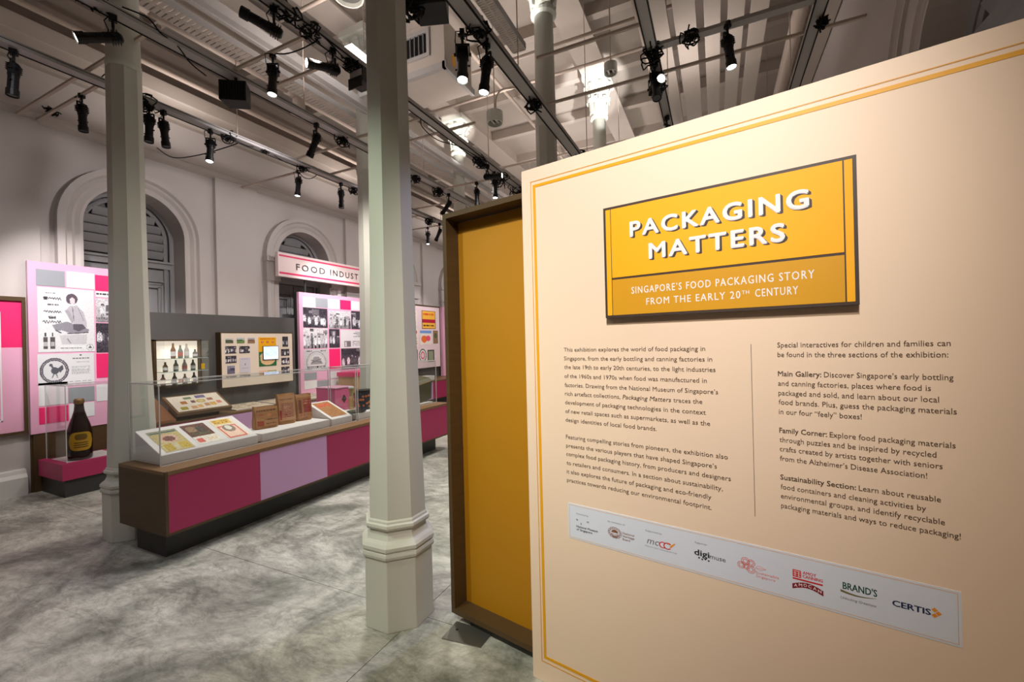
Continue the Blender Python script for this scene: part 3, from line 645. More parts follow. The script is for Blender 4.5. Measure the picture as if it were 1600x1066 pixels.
# tin, dish, dark carton
tn=empty('storage_tin',(-4.15,4.2,.765),'dark round tin with orange flower print beside the foreground column','tin')
mb=MB().lathe([(.1,0),(.103,.005),(.103,.225),(.1,.23)],28,Matrix.Translation((-4.15,4.2,.765))); mb.build('tin_body',mat('dark_blue_tin',(34,44,56),.35,var=.3,scale=20),tn,smooth=False)
MB().lathe([(.106,.225),(.106,.245),(.09,.252)],28,Matrix.Translation((-4.15,4.2,.765))).build('tin_lid',BLACK,tn)
mb=MB()
for k in range(26):
    an=random.uniform(-1.9,1.2); z=.765+random.uniform(.03,.2); q=Matrix.Translation((-4.15,4.2,z))@Matrix.Rotation(an,4,'Z')@Matrix.Translation((.1035,0,0))@Matrix.Rotation(R(90),4,'Y')
    mb.lathe([(.016,0),(.012,.002)],5,q)
mb.build('flower_print',mat('orange_flower_print',(196,104,52),.5),tn)
ds=empty('dark_dish',(-4.12,3.98,.765),'flat black enamel dish on the white riser in front of the tin','dish')
MB().lathe([(.05,0),(.11,.012),(.115,.016),(.105,.016),(.05,.006)],26,Matrix.Translation((-4.05,3.965,.765))).build('dish_body',mat('black_enamel',(30,40,38),.2,spec=.6),ds)
jar=empty('glass_jar',(-4.29,4.115,.765),'small tan wrapped jar behind the black dish','jar')
MB().lathe([(.035,0),(.036,.13),(.025,.17),(.026,.24),(.034,.26),(.034,.28)],14,Matrix.Translation((-4.29,4.115,.765))).build('jar_body',mat('tan_wrap',(196,156,104),.6,var=.3,scale=30),jar); MB().lathe([(.036,.27),(.036,.29)],14,Matrix.Translation((-4.29,4.115,.765))).build('jar_lid',WHITE,jar)
ct=empty('dark_carton',(-4.12,5.3,.705),'dark olive leaning carton with a gold band inside the far acrylic hood','carton')
M=Matrix.Translation((-4.12,5.2,.705))@Matrix.Rotation(R(7),4,'X')
MB().prism([(-.12,0),(.1,0),(.14,.28),(.1,.33),(-.1,.36)],-.05,.27,'y',M).build('carton_body',mat('olive_black_card',(84,80,52),.4),ct)
MB().prism([(.115,.23),(.141,.28),(.138,.286),(.11,.236)],-.051,.271,'y',M).build('gold_band',mat('gold_card',(170,120,50),.4),ct)

# ============================================================ PARTITION AND BACK COUNTER
XP=-7.05
par=empty('display_partition',(XP,3.0,0),'charcoal grey display partition along the wall behind the counters','partition')
boxo('partition_board',(XP,3.0,0),(XP-.1,5.44,2.12),GREYP,par,bevel=.002); boxo('partition_board',(XP,7.3,0),(XP-.1,14.,2.12),GREYP,par)
bc=empty('back_counter',(-6.67,2.72,0),'long low back counter with magenta and lilac front running below the framed displays','counter')
boxo('kick_board',(-6.4,2.95,0),(-7.0,13.4,.2),KICK,bc); boxo('carcass',(-6.32,2.86,.2),(-7.045,13.5,.64),WOOD,bc)
MB().box((-6.3,2.85,.64),(-7.045,13.5,.665)).build('counter_top',WOODH,bc)
k=0; y=2.88
while y<13.3:
    boxo('front_panel',(-6.318,y,.22),(-6.302,y+.72,.635),[MAG,LIL][k%2],bc)['label']=['magenta front panel','lilac front panel'][k%2]; y+=.722; k+=1
lec=empty('sloping_lectern',(-6.6,2.8,.665),'plain walnut sloping top on the back counter beside the left column','lectern')
MB().prism([(-6.28,.665),(-6.28,.70),(-6.98,1.06),(-6.98,.665)],2.86,3.1,'y').build('lectern_body',mat('sloping_walnut',(150,100,66),.3,var=.15,scale=4,spec=.6),lec)
# tilted graphic tray
lb=empty('tilted_graphic_tray',(-6.45,3.12,.665),'tilted walnut tray of small coloured labels below the bottle display','display tray')
A=Vector((-6.26,3.13,.765)); B=Vector((-6.62,3.13,.965)); dn=(A-B); nn=Vector((.2,0,.36)).normalized()
def slab(p0,p1,y0,y1,th,mat_,name,par_):
    a=p0;b=p1; MB().prism([(a.x,a.z),(b.x,b.z),(b.x-nn.x*th,b.z-nn.z*th),(a.x-nn.x*th,a.z-nn.z*th)],y0,y1,'y').build(name,mat_,par_)
slab(A,B,3.11,3.80,.05,WOODH,'tray_body',lb)
ink=Ink(60,36,(240,228,212))
for x,y_,w_,h_,c_ in ((.28,.12,.16,.14,(110,130,90)),(.52,.06,.2,.18,(120,110,150)),(.16,.36,.12,.2,(190,120,60)),(.36,.36,.09,.18,(130,80,80)),(.7,.3,.11,.16,(170,110,90)),(.08,.72,.14,.2,(170,150,40)),(.28,.72,.12,.2,(220,170,120)),(.42,.7,.1,.2,(230,180,120)),(.56,.64,.1,.2,(200,150,110)),(.68,.6,.12,.22,(224,176,90)),(.84,.56,.1,.2,(226,140,120))): ink.rect(x,y_,x+w_,y_+h_,c_)
ink.ell(.56,.45,.09,.12,(200,170,80)).ell(.56,.45,.06,.07,(226,206,150)); ink.grain(6,8)
p=B+nn*.003; ink.build('label_sheet',Vector((B.x,3.14,B.z))+nn*.003+dn*.06,(0,.63,0),dn*.86,lb,thick=.003)
MB().prism([(-6.4,.665),(-6.4,.72),(-6.66,.9),(-6.66,.665)],3.2,3.7,'y').build('tray_support',WOOD,lb)
# flat documents on the counter
for k,(y0,y1,c) in enumerate([(3.95,4.55,(232,214,190)),(4.6,5.1,(222,206,186)),(5.2,5.9,(238,222,204))]):
    ink=Ink(24,20,c); ink.text(.1,.1,.9,.9,6,(150,130,110),20+k); o=ink.build('open_ledger',(-6.92,y0,.7),(0,y1-y0,0),(.5,0,-.02),None,thick=.015)
    tag(o,['cream document sheet lying on the back counter beside the tray','greyish document sheet on the back counter behind the wide paper bag','pale document sheet on the back counter left of the pink box'][k],'document','documents lying on the back counter')
# bottle showcase
def rect_px(X,l,t_,r,b):
    a=onx(l,t_,X); c_=onx(l,b,X); d=onx(r,(t_+b)/2,X); return a.y,d.y,c_.z,a.z
bs=empty('bottle_showcase',(-7.0,3.45,1.04),'lit wall showcase with a row of old glass bottles on clear shelves','showcase')
y0,y1,z0,z1=3.185,3.79,1.06,1.735
MB().box((XP,y0,z0),(-6.95,y0+.03,z1)).box((XP,y1-.02,z0),(-6.95,y1,z1)).box((XP,y0,z1-.02),(-6.95,y1,z1)).box((XP,y0,z0),(-6.95,y1,z0+.03)).build('walnut_frame',WOOD,bs)
boxo('lit_back_panel',(XP,y0+.03,z0+.03),(-7.03,y1-.02,z1-.02),mat('backlit_panel',(255,240,222),.6,emit=.7),bs)
g=MB(); x0,x1=-6.95,-6.76
g.box((x1,y0+.03,z0+.03),(x1-.005,y1-.01,z1-.02)).box((x0,y0+.03,z0+.03),(x1,y0+.035,z1-.02)).box((x0,y1-.015,z0+.03),(x1,y1-.01,z1-.02)); g.build('glass_front',GL,bs)
for z in (1.28,1.462): boxo('glass_shelf',(-7.02,y0+.035,z),(-6.77,y1-.015,z+.008),mat('shelf_glass',(180,200,196),.1,spec=.6),bs)
BT=[mat('amber_bottle',(150,110,84),.25,spec=.6),mat('green_bottle',(140,150,136),.25,spec=.6),mat('pale_bottle',(206,196,186),.3),mat('grey_bottle',(120,116,112),.3)]
LBL=mat('bottle_paper_label',(200,120,110),.7); LBY=mat('yellow_bottle_label',(250,196,10),.7)
k=0
for z,ys_,hs in ((1.095,(3.27,3.41,3.54,3.66),.165),(1.288,(3.30,3.43,3.54,3.65),.155),(1.47,(3.40,3.49,3.57,3.68),.2)):
    for y in ys_:
        h=hs*random.uniform(.85,1.1) 
        if z>1.4 and y>3.65: h=.12
        lab=['amber','green','pale','grey'][k%4]; row=['lower','middle','upper'][int((z-1.0)/.17)]
        b=empty('glass_bottle',(-6.92,y,z),'%s old bottle on the %s level of the lit showcase, %s'%(lab,row,['far left','second from left','second from right','far right'][ys_.index(y)]),'bottle','old bottles in the wall showcase')
        T=Matrix.Translation((-6.92,y,z)); r=.03
        MB().lathe([(r*.8,0),(r,.006),(r,h*.55),(r*.45,h*.75),(r*.38,h*.95),(r*.45,h)],12,T).build('bottle_body',BT[k%4],b,smooth=True)
        MB().lathe([(r+.001,h*.15),(r+.001,h*.45)],12,T,cap=False).build('paper_label',LBY if (z>1.2 and z<1.3 and y>3.65) else (LBL if k%3==0 else WHITE),b); k+=1
MB().lathe([(.024,0),(.024,.08)],4,Matrix.Translation((-6.8,3.72,1.3))).build('yellow_tag',LBY,bs)
# picture display
pd=empty('picture_display',(-6.98,4.67,.98),'cream wall display of small photographs with a yellow map and a glowing screen','display')
yy0,yy1,zz0,zz1=4.06,5.29,.98,1.83; XD=-6.93
MB().box((XP,yy0-.015,zz0-.015),(XD+.002,yy0,zz1+.015)).box((XP,yy1,zz0-.015),(XD+.002,yy1+.012,zz1+.015)).box((XP,yy0,zz1),(XD+.002,yy1,zz1+.015)).box((XP,yy0,zz0-.015),(XD+.002,yy1,zz0)).build('walnut_frame',WOOD,pd)
boxo('cream_board',(XP,yy0,zz0),(XD,yy1,zz1),CREAM,pd)
def z2(x,y): return 170+x/5.922,480+y/5.922
def z3(x,y): return 380+x/4.847,380+y/4.847
def flat(name,X,l,t_,r,b,ink,parent,lift=.004):
    y0_,y1_,z0_,z1_=rect_px(X,l,t_,r,b); return ink.build(name,(X+lift,y0_,z1_),(0,y1_-y0_,0),(0,0,z0_-z1_),parent,thick=lift*.9)
def landscape(seed,sky,gr,mid):
    s=Ink(14,10,sky); s.rect(0,.45,1,1,gr); r=np.random.RandomState(seed)
    for k in range(4): s.ell(r.rand(),.45,.2,.16,mid)
    return s.grain(10,seed)
pics=[((1078,290),(1150,335),landscape(1,(200,204,196),(90,96,70),(70,80,60))),((1183,285),(1255,335),landscape(2,(190,200,206),(110,140,80),(80,110,60))),((1283,285),(1350,335),landscape(3,(180,180,196),(150,120,90),(130,90,70))),
((1075,362),(1178,432),crowd(20,14,11,True,5)),((1205,362),(1303,428),crowd(20,14,12,True,4)),((1078,453),(1180,522),crowd(20,14,13,True,5)),((1095,545),(1165,620),landscape(4,(150,146,170),(110,106,130),(80,76,96)))]
for a_,b_,ink in pics: flat('photograph',XD,*z2(*a_),*z2(*b_),ink,pd)
ink=Ink(20,28,(214,210,220)); ink.text(.2,.06,.8,.16,1,(120,120,150),1).rect(.45,.4,.56,.5,(130,130,150)).line(.2,.7,.8,.7,.01,(170,170,190)); flat('certificate_sheet',XD,*z2(1208,470),*z2(1310,610),ink,pd)
ink=Ink(44,70,(250,180,10)); ink.text(.08,.04,.92,.09,1,(200,60,30),2,1)
for x in (.2,.5,.8): ink.ell(x,.16,.07,.035,(190,50,40)); ink.ell(x,.155,.03,.02,(250,220,160))
ink.rect(0,.5,1,1,(40,110,60)).ell(.5,.72,.46,.24,(240,200,150)).rect(0,.3,1,.5,(250,180,10)).line(.05,.62,.1,.9,.02,(40,110,60)).grain(4,3)
flat('yellow_map_poster',XD,*z2(1383,280),*z2(1548,552),ink,pd)
ink=Ink(20,8,(236,190,160)); ink.rect(.5,.1,1,.9,(120,160,90)).rect(.55,.3,.95,.7,(200,210,150)); flat('small_label',XD,*z2(1390,590),*z2(1550,630),ink,pd)
for q,(a_,b_) in enumerate((((295,708),(338,785)),((285,803),(348,855)),((287,870),(350,922)),((287,938),(350,990)))): flat('photograph',XD,*z3(*a_),*z3(*b_),crowd(16,14,30+q,True,3),pd)
y0_,y1_,z0_,z1_=rect_px(XD,*z2(1420,362),*z2(1565,490)); sc_=empty('tablet_screen',(XD+.02,(y0_+y1_)/2,z0_),'small glowing blue-white screen over the yellow map','screen')
boxo('screen_housing',(XD+.006,y0_,z0_),(XD+.02,y1_,z1_),BLACK,sc_); boxo('screen_glass',(XD+.02,y0_+.008,z0_+.008),(XD+.022,y1_-.008,z1_-.008),mat('lit_screen',(206,224,255),.2,emit=.9),sc_)
mb=MB()
for k in range(7): mb.tube([(XD+.0225,y0_+.03+(y1_-y0_-.06)*t/5,z0_+.03+(z1_-z0_)*(.15+.1*k)+.015*math.sin(t*1.7+k)) for t in range(6)],.002,4)
mb.build('screen_drawing',mat('blue_screen_line',(120,150,210),.4,emit=.6),sc_)

# ============================================================ COLLAGE PANEL (far)
XC=-6.93
cp=empty('photo_collage_panel',(-7.0,6.3,0),'tall pale pink panel of black and white photographs beneath the hanging sign','panel')
boxo('pink_board',(XC,5.45,.665),(XC-.06,7.25,2.6),PINKP,cp); boxo('dark_side',(XC-.06,5.452,.665),(XC-.15,7.25,2.595),KICK,cp)
def cz(x,y): return 460+x/5.925,440+y/5.925
def tile(X,a_,b_,m,parent,cv=cz):
    y0_,y1_,z0_,z1_=rect_px(X,*cv(*a_),*cv(*b_)); boxo('tile',(X,y0_,z0_),(X+.004,y1_,z1_),m,parent)
for a_,b_,m in (((75,140),(193,235),WHT),((196,150),(306,237),GREYT),((309,160),(418,250),WHT),((421,170),(520,256),HOT),((524,180),(640,262),WHT),((320,625),(425,820),HOT),((90,850),(206,918),GREYT),((209,850),(300,915),PINKP),((322,835),(425,900),WHT),((430,838),(525,890),GREYT),((92,925),(208,1000),WHT),((211,922),(322,1000),GREYT),((326,910),(425,985),WHT)): tile(XC,a_,b_,m,cp)
for q,(a_,b_,dk,nn_) in enumerate([((77,238),(305,425),True,5),((315,268),(519,434),False,6),((523,272),(700,440),True,4),((80,430),(305,622),False,7),((318,440),(418,614),True,3),((430,622),(650,815),True,6)]):
    flat('photograph',XC,*cz(*a_),*cz(*b_),crowd(56,44,50+q,dk,nn_),cp)
ink=Ink(40,40,(226,224,226)); ink.text(.55,.05,.95,.4,4,(130,126,130),5).rect(.15,.6,.42,.92,(120,116,122)).rect(.18,.64,.26,.9,(210,208,210)).rect(.7,.08,.95,.3,(190,186,190)).text(.5,.6,.95,.9,4,(160,156,160),6); flat('newspaper_page',XC,*cz(425,450),*cz(640,620),ink,cp)
ink=Ink(52,46,(196,194,194)); ink.text(.12,.05,.32,.14,1,(80,78,80),7,1).text(.68,.05,.9,.14,1,(80,78,80),8,1).ell(.5,.62,.4,.52,(120,118,120),.9).ell(.5,.62,.34,.36,(206,204,204)).poly([(.25,.7),(.4,.35),(.6,.35),(.78,.7)],(150,148,150)).line(.3,.62,.7,.45,.012,(90,88,90)).line(.3,.5,.7,.62,.012,(90,88,90)).rect(.14,.78,.86,.9,(36,34,38)).text(.18,.8,.82,.87,1,(200,200,200),9).grain(6,2); flat('label_print',XC,*cz(85,630),*cz(312,838),ink,cp)
spot('collage_spot',(-5.3,5.1,4.15),(-6.93,6.25,2.05),420,46,(1,.96,.97),.8)
# hanging sign
XS=-6.9
hs=empty('hanging_sign',(XS,6.6,2.84),'long white sign with pink stripes reading FOOD INDUSTRIES above the collage','sign')
boxo('sign_board',(XS,5.03,2.84),(XS-.08,8.1,3.265),mat('white_sign_face',(244,222,220),.5,var=.01),hs)
mb=MB().box((XS,5.05,2.885),(XS+.002,8.08,2.92)).box((XS,5.05,3.195),(XS+.002,8.08,3.225)); mb.build('pink_stripe',mat('stripe_pink_print',(236,60,110),.5),hs)
RX=Matrix.Translation((XS+.006,0,0))@Matrix.Rotation(R(90),4,'Z')
mb=MB(); pass
for word,a0,a1 in (('FOOD',5.385,6.02),('INDUST',6.15,6.88),('RIES',6.94,7.42)): mb=MB(); lettering(mb,word,a0,a1,2.99,.115,0,spacing=1.3,M=RX,bold=.012); mb.build('sign_letters',mat('charcoal_letter_print',(70,60,62),.6),hs)
for y in (5.62,7.6): boxo('support_post',(XS-.1,y,2.62),(XS-.08,y+.03,3.2),KICK,hs)
spot('sign_spot',(-5.3,4.6,4.15),(-6.9,5.9,3.0),40,40,(1,.93,.88),.9)

# ============================================================ TALL PINK POSTER PANEL (left)
XT=-7.05
tp=empty('tall_poster_panel',(-7.12,2.6,0),'tall pink panel with a black and white refreshment poster at the left','panel')
boxo('pink_board',(XT,2.035,.665),(XT-.03,2.94,2.65),PINKP,tp); boxo('wood_side',(XT-.03,2.04,.0),(XT-.055,2.94,2.645),WOOD,tp); boxo('wood_base',(XT-.01,2.055,0),(XT-.03,2.94,.665),WOOD,tp)
def t8(x,y): return x/5.922,400+y/5.922
def t1(x,y): return x/4.44,560+y/4.44
for a_,b_,m,cv in (((330,118),(598,270),GREYT,t8),((612,140),(870,290),WHT,t8),((878,175),(1180,320),HOT,t8),((890,905),(1180,1130),HOT,t8),((475,205),(655,310),GREYT,t1),((265,175),(470,335),WHT,t1),((270,345),(475,460),HOT,t1),((480,320),(655,420),WHT,t1),((668,185),(860,300),WHT,t1)): tile(XT,a_,b_,m,tp,cv)
ink=Ink(96,120,(232,234,236)); S_=(80,76,84)
ink.text(.14,.07,.3,.1,1,(130,130,134),1)
for (x,y_,w_,s_) in ((.1,.16,.3,1),(.1,.37,.3,2),(.18,.46,.12,3),(.08,.53,.32,4)):
    r=np.random.RandomState(s_); px,py=x,y_
    for k in range(14): 
        nx=x+w_*(k+1)/14; ny=y_+(.028 if k%2 else -.02)*r.uniform(.4,1); ink.line(px,py,nx,ny,.006,(70,68,74)); px,py=nx,ny
ink.rect(.1,.14,.17,.19,(60,58,62)); ink.text(.17,.24,.36,.29,1,(90,88,92),5,1)
ink.ell(.59,.16,.105,.085,(96,82,94)).ell(.6,.19,.05,.055,(226,216,220)).ell(.53,.2,.03,.03,(96,82,94))
ink.poly([(.55,.27),(.68,.26),(.8,.36),(.86,.55),(.84,.66),(.68,.62),(.56,.5),(.46,.36)],(196,192,200)).poly([(.46,.34),(.54,.34),(.62,.52),(.58,.55)],(176,172,180)).line(.6,.3,.62,.5,.008,(130,126,134)).line(.7,.3,.8,.5,.006,(140,136,144))
ink.poly([(.24,.58),(.5,.52),(.72,.6),(.9,.64),(.88,.7),(.6,.72),(.4,.66),(.3,.68)],(150,148,158)).poly([(.6,.56),(.78,.56),(.84,.62),(.7,.68),(.6,.64)],(98,94,104))
ink.line(.5,.71,.88,.69,.007,(90,86,92)).line(.3,.66,.38,.7,.012,(100,96,104)).poly([(.36,.74),(.86,.72),(.84,.88),(.4,.88)],(206,206,210)).line(.5,.8,.55,.86,.01,(150,150,156))
for x in (.12,.24): ink.rect(x-.015,.7,x+.015,.76,(60,58,60)).rect(x-.04,.77,x+.04,.95,(88,84,84)).rect(x-.035,.84,x+.035,.91,(190,188,190))
ink.rect(.36,.9,1,1,(236,238,240)).text(.38,.93,.78,.955,1,(150,150,156),6).ell(.91,.935,.07,.05,(120,118,126),.8).poly([(.87,.95),(.91,.9),(.95,.95)],(110,106,114)); ink.grain(5,4)
flat('refreshment_poster',XT,57.5,448,147,551,ink,tp)
ink=Ink(88,60,(230,232,234)); ink.ell(.28,.55,.25,.42,(92,90,98),.6).ell(.28,.55,.19,.32,(226,228,230))
r=np.random.RandomState(3)
for k in range(40):
    an=k*.157; ink.ell(.28+.22*math.cos(an),.55+.37*math.sin(an),.008,.014,(200,200,204))
ink.ell(.29,.55,.07,.11,(92,92,102)).line(.23,.38,.27,.5,.018,(92,92,102)).ell(.22,.36,.03,.045,(92,92,102)).poly([(.33,.5),(.42,.36),(.44,.5),(.38,.62)],(92,92,102)).line(.27,.64,.24,.78,.008,(92,92,102)).line(.31,.64,.33,.78,.008,(92,92,102))
ink.ell(.75,.06,.02,.02,(60,60,64)).text(.6,.14,.92,.21,1,(96,96,100),4,1).text(.6,.28,.92,.31,1,(150,150,154),5).text(.58,.42,.94,.72,7,(176,178,182),6,.9).text(.06,.92,.94,.96,1,(110,110,116),7,1)
flat('round_emblem_print',XT,58,554,147,603,ink,tp)
flat('photograph',XT,149,466,190,503,crowd(34,40,71,False,3),tp); flat('photograph',XT,149.5,505,190,551,crowd(34,46,72,True,3),tp)
ink=Ink(40,10,(238,238,240)); ink.text(.02,.2,.95,.8,1,(70,66,72),3,1); flat('headline_print',XT,149,455,190,464,ink,tp)
spot('poster_spot',(-5.35,1.55,3.85),(-7.05,2.5,2.05),320,46,(1,.95,.96),.8)
# introduction board, far left
ib=empty('section_text_board',(-7.15,1.2,.7),'hot pink and pale pink text board in a walnut frame at the far left edge','board')
XI=-7.1; ya,yb_,za,zb=.55,1.995,.715,2.185
boxo('pale_pink_board',(XI,ya,za),(XI-.05,yb_,1.66),PINKP,ib); boxo('hot_pink_board',(XI,ya,1.66),(XI-.05,yb_,zb),HOT,ib)
MB().box((XI+.02,ya-.04,za-.03),(XI-.09,ya,zb+.045)).box((XI+.02,yb_,za-.03),(XI-.09,yb_+.03,zb+.045)).box((XI+.02,ya,zb),(XI-.09,yb_,zb+.045)).box((XI+.02,ya,za-.03),(XI-.09,yb_,za)).build('walnut_frame',WOOD,ib)
lw=MB()
for y in (ya+.13,yb_-.17): lw.box((XI,y,za+.13),(XI+.002,y+.012,zb-.14))
for z in (za+.13,zb-.14): lw.box((XI,ya+.13,z),(XI+.002,yb_-.158,z+.012))
lw.build('white_border_line',WHT,ib)
RI=Matrix.Translation((XI+.002,0,0))@Matrix.Rotation(R(90),4,'Z')
mb=MB(); lettering(mb,'FOOD INDUSTRIES',.85,1.735,1.715,.05,0,spacing=1.3,bold=.02,M=RI); mb.build('board_heading',INK,ib)
mb=MB()
for k in range(9): mb.box((XI,.85,1.54-k*.062-(.05 if k>4 else 0)),(XI+.001,1.69-.05*(k%3),1.547-k*.062-(.05 if k>4 else 0)))
mb.build('board_text_lines',mat('mauve_ink_print',(190,110,140),.6),ib)
spot('board_spot',(-5.4,.9,4.0),(-7.1,1.6,1.7),150,45,(1,.9,.9),.9)
# ---- bottle plinth
bp=empty('bottle_plinth',(-6.75,2.07,0),'low magenta plinth with charcoal kick and clear hood in front of the poster panel','plinth')
boxo('kick_board',(-6.46,2.11,0),(-7.03,2.74,.19),KICK,bp); boxo('magenta_box',(-6.43,2.08,.19),(-7.03,2.78,.355),MAG,bp,bevel=.003)
MB().box((-6.43,2.08,.355),(-6.5,2.78,.372)).box((-6.5,2.08,.355),(-7.03,2.15,.372)).build('raised_rim',MAG,bp)
boxo('white_mat',(-6.52,2.17,.355),(-6.98,2.62,.36),WHITE,bp)
x0,x1,a,b,z0,z1=-6.49,-7.0,2.14,2.76,.355,1.215
hd=MB().box((x0,a,z0),(x0-.005,b,z1)).box((x0,a,z0),(x1,a+.005,z1)).box((x0,a,z1),(x1,b,z1+.006)).build('acrylic_hood',GL,bp)
e=MB()
for x in (x0,x1): e.box((x-.003,a-.003,z0),(x+.003,a+.003,z1))
e.box((x0-.003,a,z1),(x0+.003,b,z1+.007)).box((x1,a-.003,z1),(x0,a+.003,z1+.007)).build('polished_edge',MC['acrylic_edge'],hd)
gb=empty('giant_beer_bottle',(-6.66,2.31,.36),'oversized dark brown bottle with a yellow oval label on the magenta plinth','bottle')
T=Matrix.Translation((-6.66,2.31,.36))
MB().lathe([(.098,0),(.106,.012),(.108,.06),(.108,.29),(.104,.34),(.09,.40),(.062,.49),(.045,.56),(.04,.62),(.04,.66)],32,T).build('bottle_body',mat('brown_bottle_glass',(38,26,22),.15,var=.1,spec=.6),gb,smooth=True)
MB().lathe([(.043,.635),(.046,.645),(.046,.68),(.038,.695)],24,T).build('crown_cap',mat('brass_cap',(140,110,70),.35,metal=.4),gb)
def curved_label(r,zc,hz,ha,mat_,name,yaw,lift=0,n=16):
    v=[];f=[]
    for k in range(n+1):
        t=-1+2*k/n; an=yaw+ha*t; hh=hz*(max(0,1-t**4))**.5
        v+=[((r+lift)*math.cos(an),(r+lift)*math.sin(an),zc+hh),((r+lift)*math.cos(an),(r+lift)*math.sin(an),zc-hh)]
    for k in range(n): f.append((2*k,2*k+2,2*k+3,2*k+1))
    return MB().add(v,f,T).build(name,mat_,gb)
ya_=math.atan2(-2.31,6.66)
curved_label(.1095,.215,.105,1.05,mat('gold_bottle_label',(196,150,30),.6,var=.12,scale=20),'yellow_label',ya_+.1)
curved_label(.1095,.265,.035,.5,mat('dark_gold_emblem',(110,80,20),.6),'label_emblem',ya_+.1,.001)
for z in (.2,.175,.15): curved_label(.1095,z,.006,.62,mat('brown_label_text',(90,56,20),.6),'label_text',ya_+.1,.001)

# ============================================================ MIDDLE ITEMS (seen between risers and beyond the foreground column)
fb=empty('feely_box',(-5.55,5.15,0),'hot pink cube with a dark diamond emblem on a low stand beyond the paper bags','box')
fb.location=(-5.45,5.05,0)
boxo('stand',(-5.3,4.95,0),(-5.75,5.35,.58),LIL,fb)
boxo('pink_cube',(-5.28,4.87,.58),(-5.68,5.22,.93),mat('pink_box_laminate',(232,96,150),.5),fb)
MB().box((-5.27,4.865,.93),(-5.69,5.225,.945)).build('pale_lid',PINKP,fb)
MB().add([(-5.276,5.045,.69),(-5.276,5.095,.76),(-5.276,5.045,.83),(-5.276,4.995,.76)],[(0,1,2,3)]).build('diamond_emblem',BLACK,fb)
fb.location.y-=.13
# right-hand poster board
rb=empty('packaging_poster_board',(-6.98,9.3,.95),'pale board of colourful food posters seen between the foreground column and yellow board','board')
XQ=-6.93
boxo('pale_board',(XQ,8.3,.95),(XQ-.1,9.88,2.57),mat('pale_pink_board',(240,214,220),.5),rb)
MB().box((XQ+.01,8.28,2.57),(XQ-.1,9.9,2.6)).box((XQ+.01,9.88,.95),(XQ-.1,9.9,2.57)).build('board_frame',WOOD,rb)
def z33(x,y): return 620+x/3.553,440+y/3.553
def poster(a_,b_,fn,name='food_poster'):
    ink=Ink(30,36,(244,230,220)); fn(ink); flat(name,XQ,*z33(*a_),*z33(*b_),ink,rb)
poster((137,160),(214,262),lambda i:(i.rect(0,0,1,1,(120,60,40)).rect(.04,.03,.96,.97,(250,190,70)).text(.1,.1,.9,.35,1,(230,90,40),2,1).rect(.04,.48,.96,.66,(190,30,60)).text(.1,.75,.9,.9,1,(120,70,20),3,1)))
poster((60,160),(112,245),lambda i:i.text(.1,.1,.9,.9,4,(230,190,80),4))
poster((60,260),(118,365),lambda i:(i.ell(.6,.2,.3,.16,(220,40,60)),i.text(.1,.5,.9,.9,3,(200,150,110),5)))
poster((128,272),(192,352),lambda i:(i.rect(0,0,1,.2,(120,160,220)),i.ell(.35,.6,.25,.25,(240,120,50)),i.ell(.7,.55,.2,.2,(240,90,120))))
poster((200,272),(228,345),lambda i:(i.rect(0,0,1,1,(150,120,90)),i.ell(.5,.4,.3,.2,(90,100,70))))
poster((75,380),(116,445),lambda i:(i.rect(0,0,1,1,(130,80,70)),i.ell(.4,.5,.3,.3,(170,110,90))))
poster((122,375),(164,448),lambda i:(i.ell(.5,.5,.5,.5,(50,70,70)),i.ell(.5,.5,.42,.42,(236,226,226)),i.ell(.5,.5,.3,.3,(210,90,110)),i.ell(.5,.5,.2,.2,(240,210,216))),'round_emblem_poster')
poster((170,380),(208,447),lambda i:(i.rect(0,0,1,1,(80,80,70)),i.rect(.15,.1,.85,.9,(150,160,130))))
spot('posterboard_spot',(-5.3,8.2,4.15),(-6.93,9.2,1.9),190,46,(1,.93,.9),.8)
rc=empty('photo_wall_panel',(-6.98,10.6,.6),'distant narrow pink panel with dark photographs beyond the food posters','panel')
boxo('pink_board',(-6.9,9.98,.67),(-6.99,11.6,2.6),PINKP,rc)
for k in range(3): ink=crowd(20,20,90+k,True,3); ink.build('photograph',(-6.895,10.15,2.1-k*.45),(0,.8,0),(0,0,-.38),rc,thick=.004)
ws=empty('white_shelf_box',(-6.6,7.9,.665),'long white box lying on the back counter under the food posters','box'); boxo('box_body',(-6.5,7.6,.665),(-6.75,9.0,.77),WHITE,ws)
cb=empty('corrugated_carton',(-6.6,6.4,.665),'tan carton with a pink lid on the back counter behind the tin','carton'); boxo('carton_body',(-6.4,6.2,.665),(-6.8,6.9,.98),mat('tan_carton',(206,166,116),.7),cb); MB().box((-6.38,6.18,.98),(-6.82,6.92,1.06)).build('carton_lid',HOT,cb)

# ============================================================ CEILING SERVICES
# lighting rails along the hall
RAILS=[(-5.37,4.2,'second from the left wall'),(-4.16,4.2,'over the long display case'),(-2.98,4.2,'passing just left of the foreground column'),(-1.50,3.85,'running to the column behind the cream panel'),(-.47,4.2,'ending above the cream panel beside the bright lamp'),(.80,4.2,'nearest the right wall, thin and dark')]
for X,z,l in RAILS:
    r=empty('lighting_rail',(X,-2,z),'grey suspended lighting rail '+l,'rail','lighting rails under the ceiling')
    y1=13.
    wd=.045 if X>-1 else .055
    boxo('rail_channel',(X-wd,-2,z),(X+wd,y1,z+.05),GREYM,r)
    MB().box((X-wd-.004,-2,z-.007),(X-wd+.006,y1,z+.004)).box((X+wd-.006,-2,z-.007 if X>-4 else z+.03),(X+wd+.004,y1,z+.004 if X>-4 else z+.034)).build('black_conductor',CABLE,r)
    k=0
    for y in np.arange(1.2,12,2.2): MB().cyl((X,y,z+.05),(X,y,5.6 if X<-5 else 6.2),.005,6).build('hanger_rod',PIPE,r)
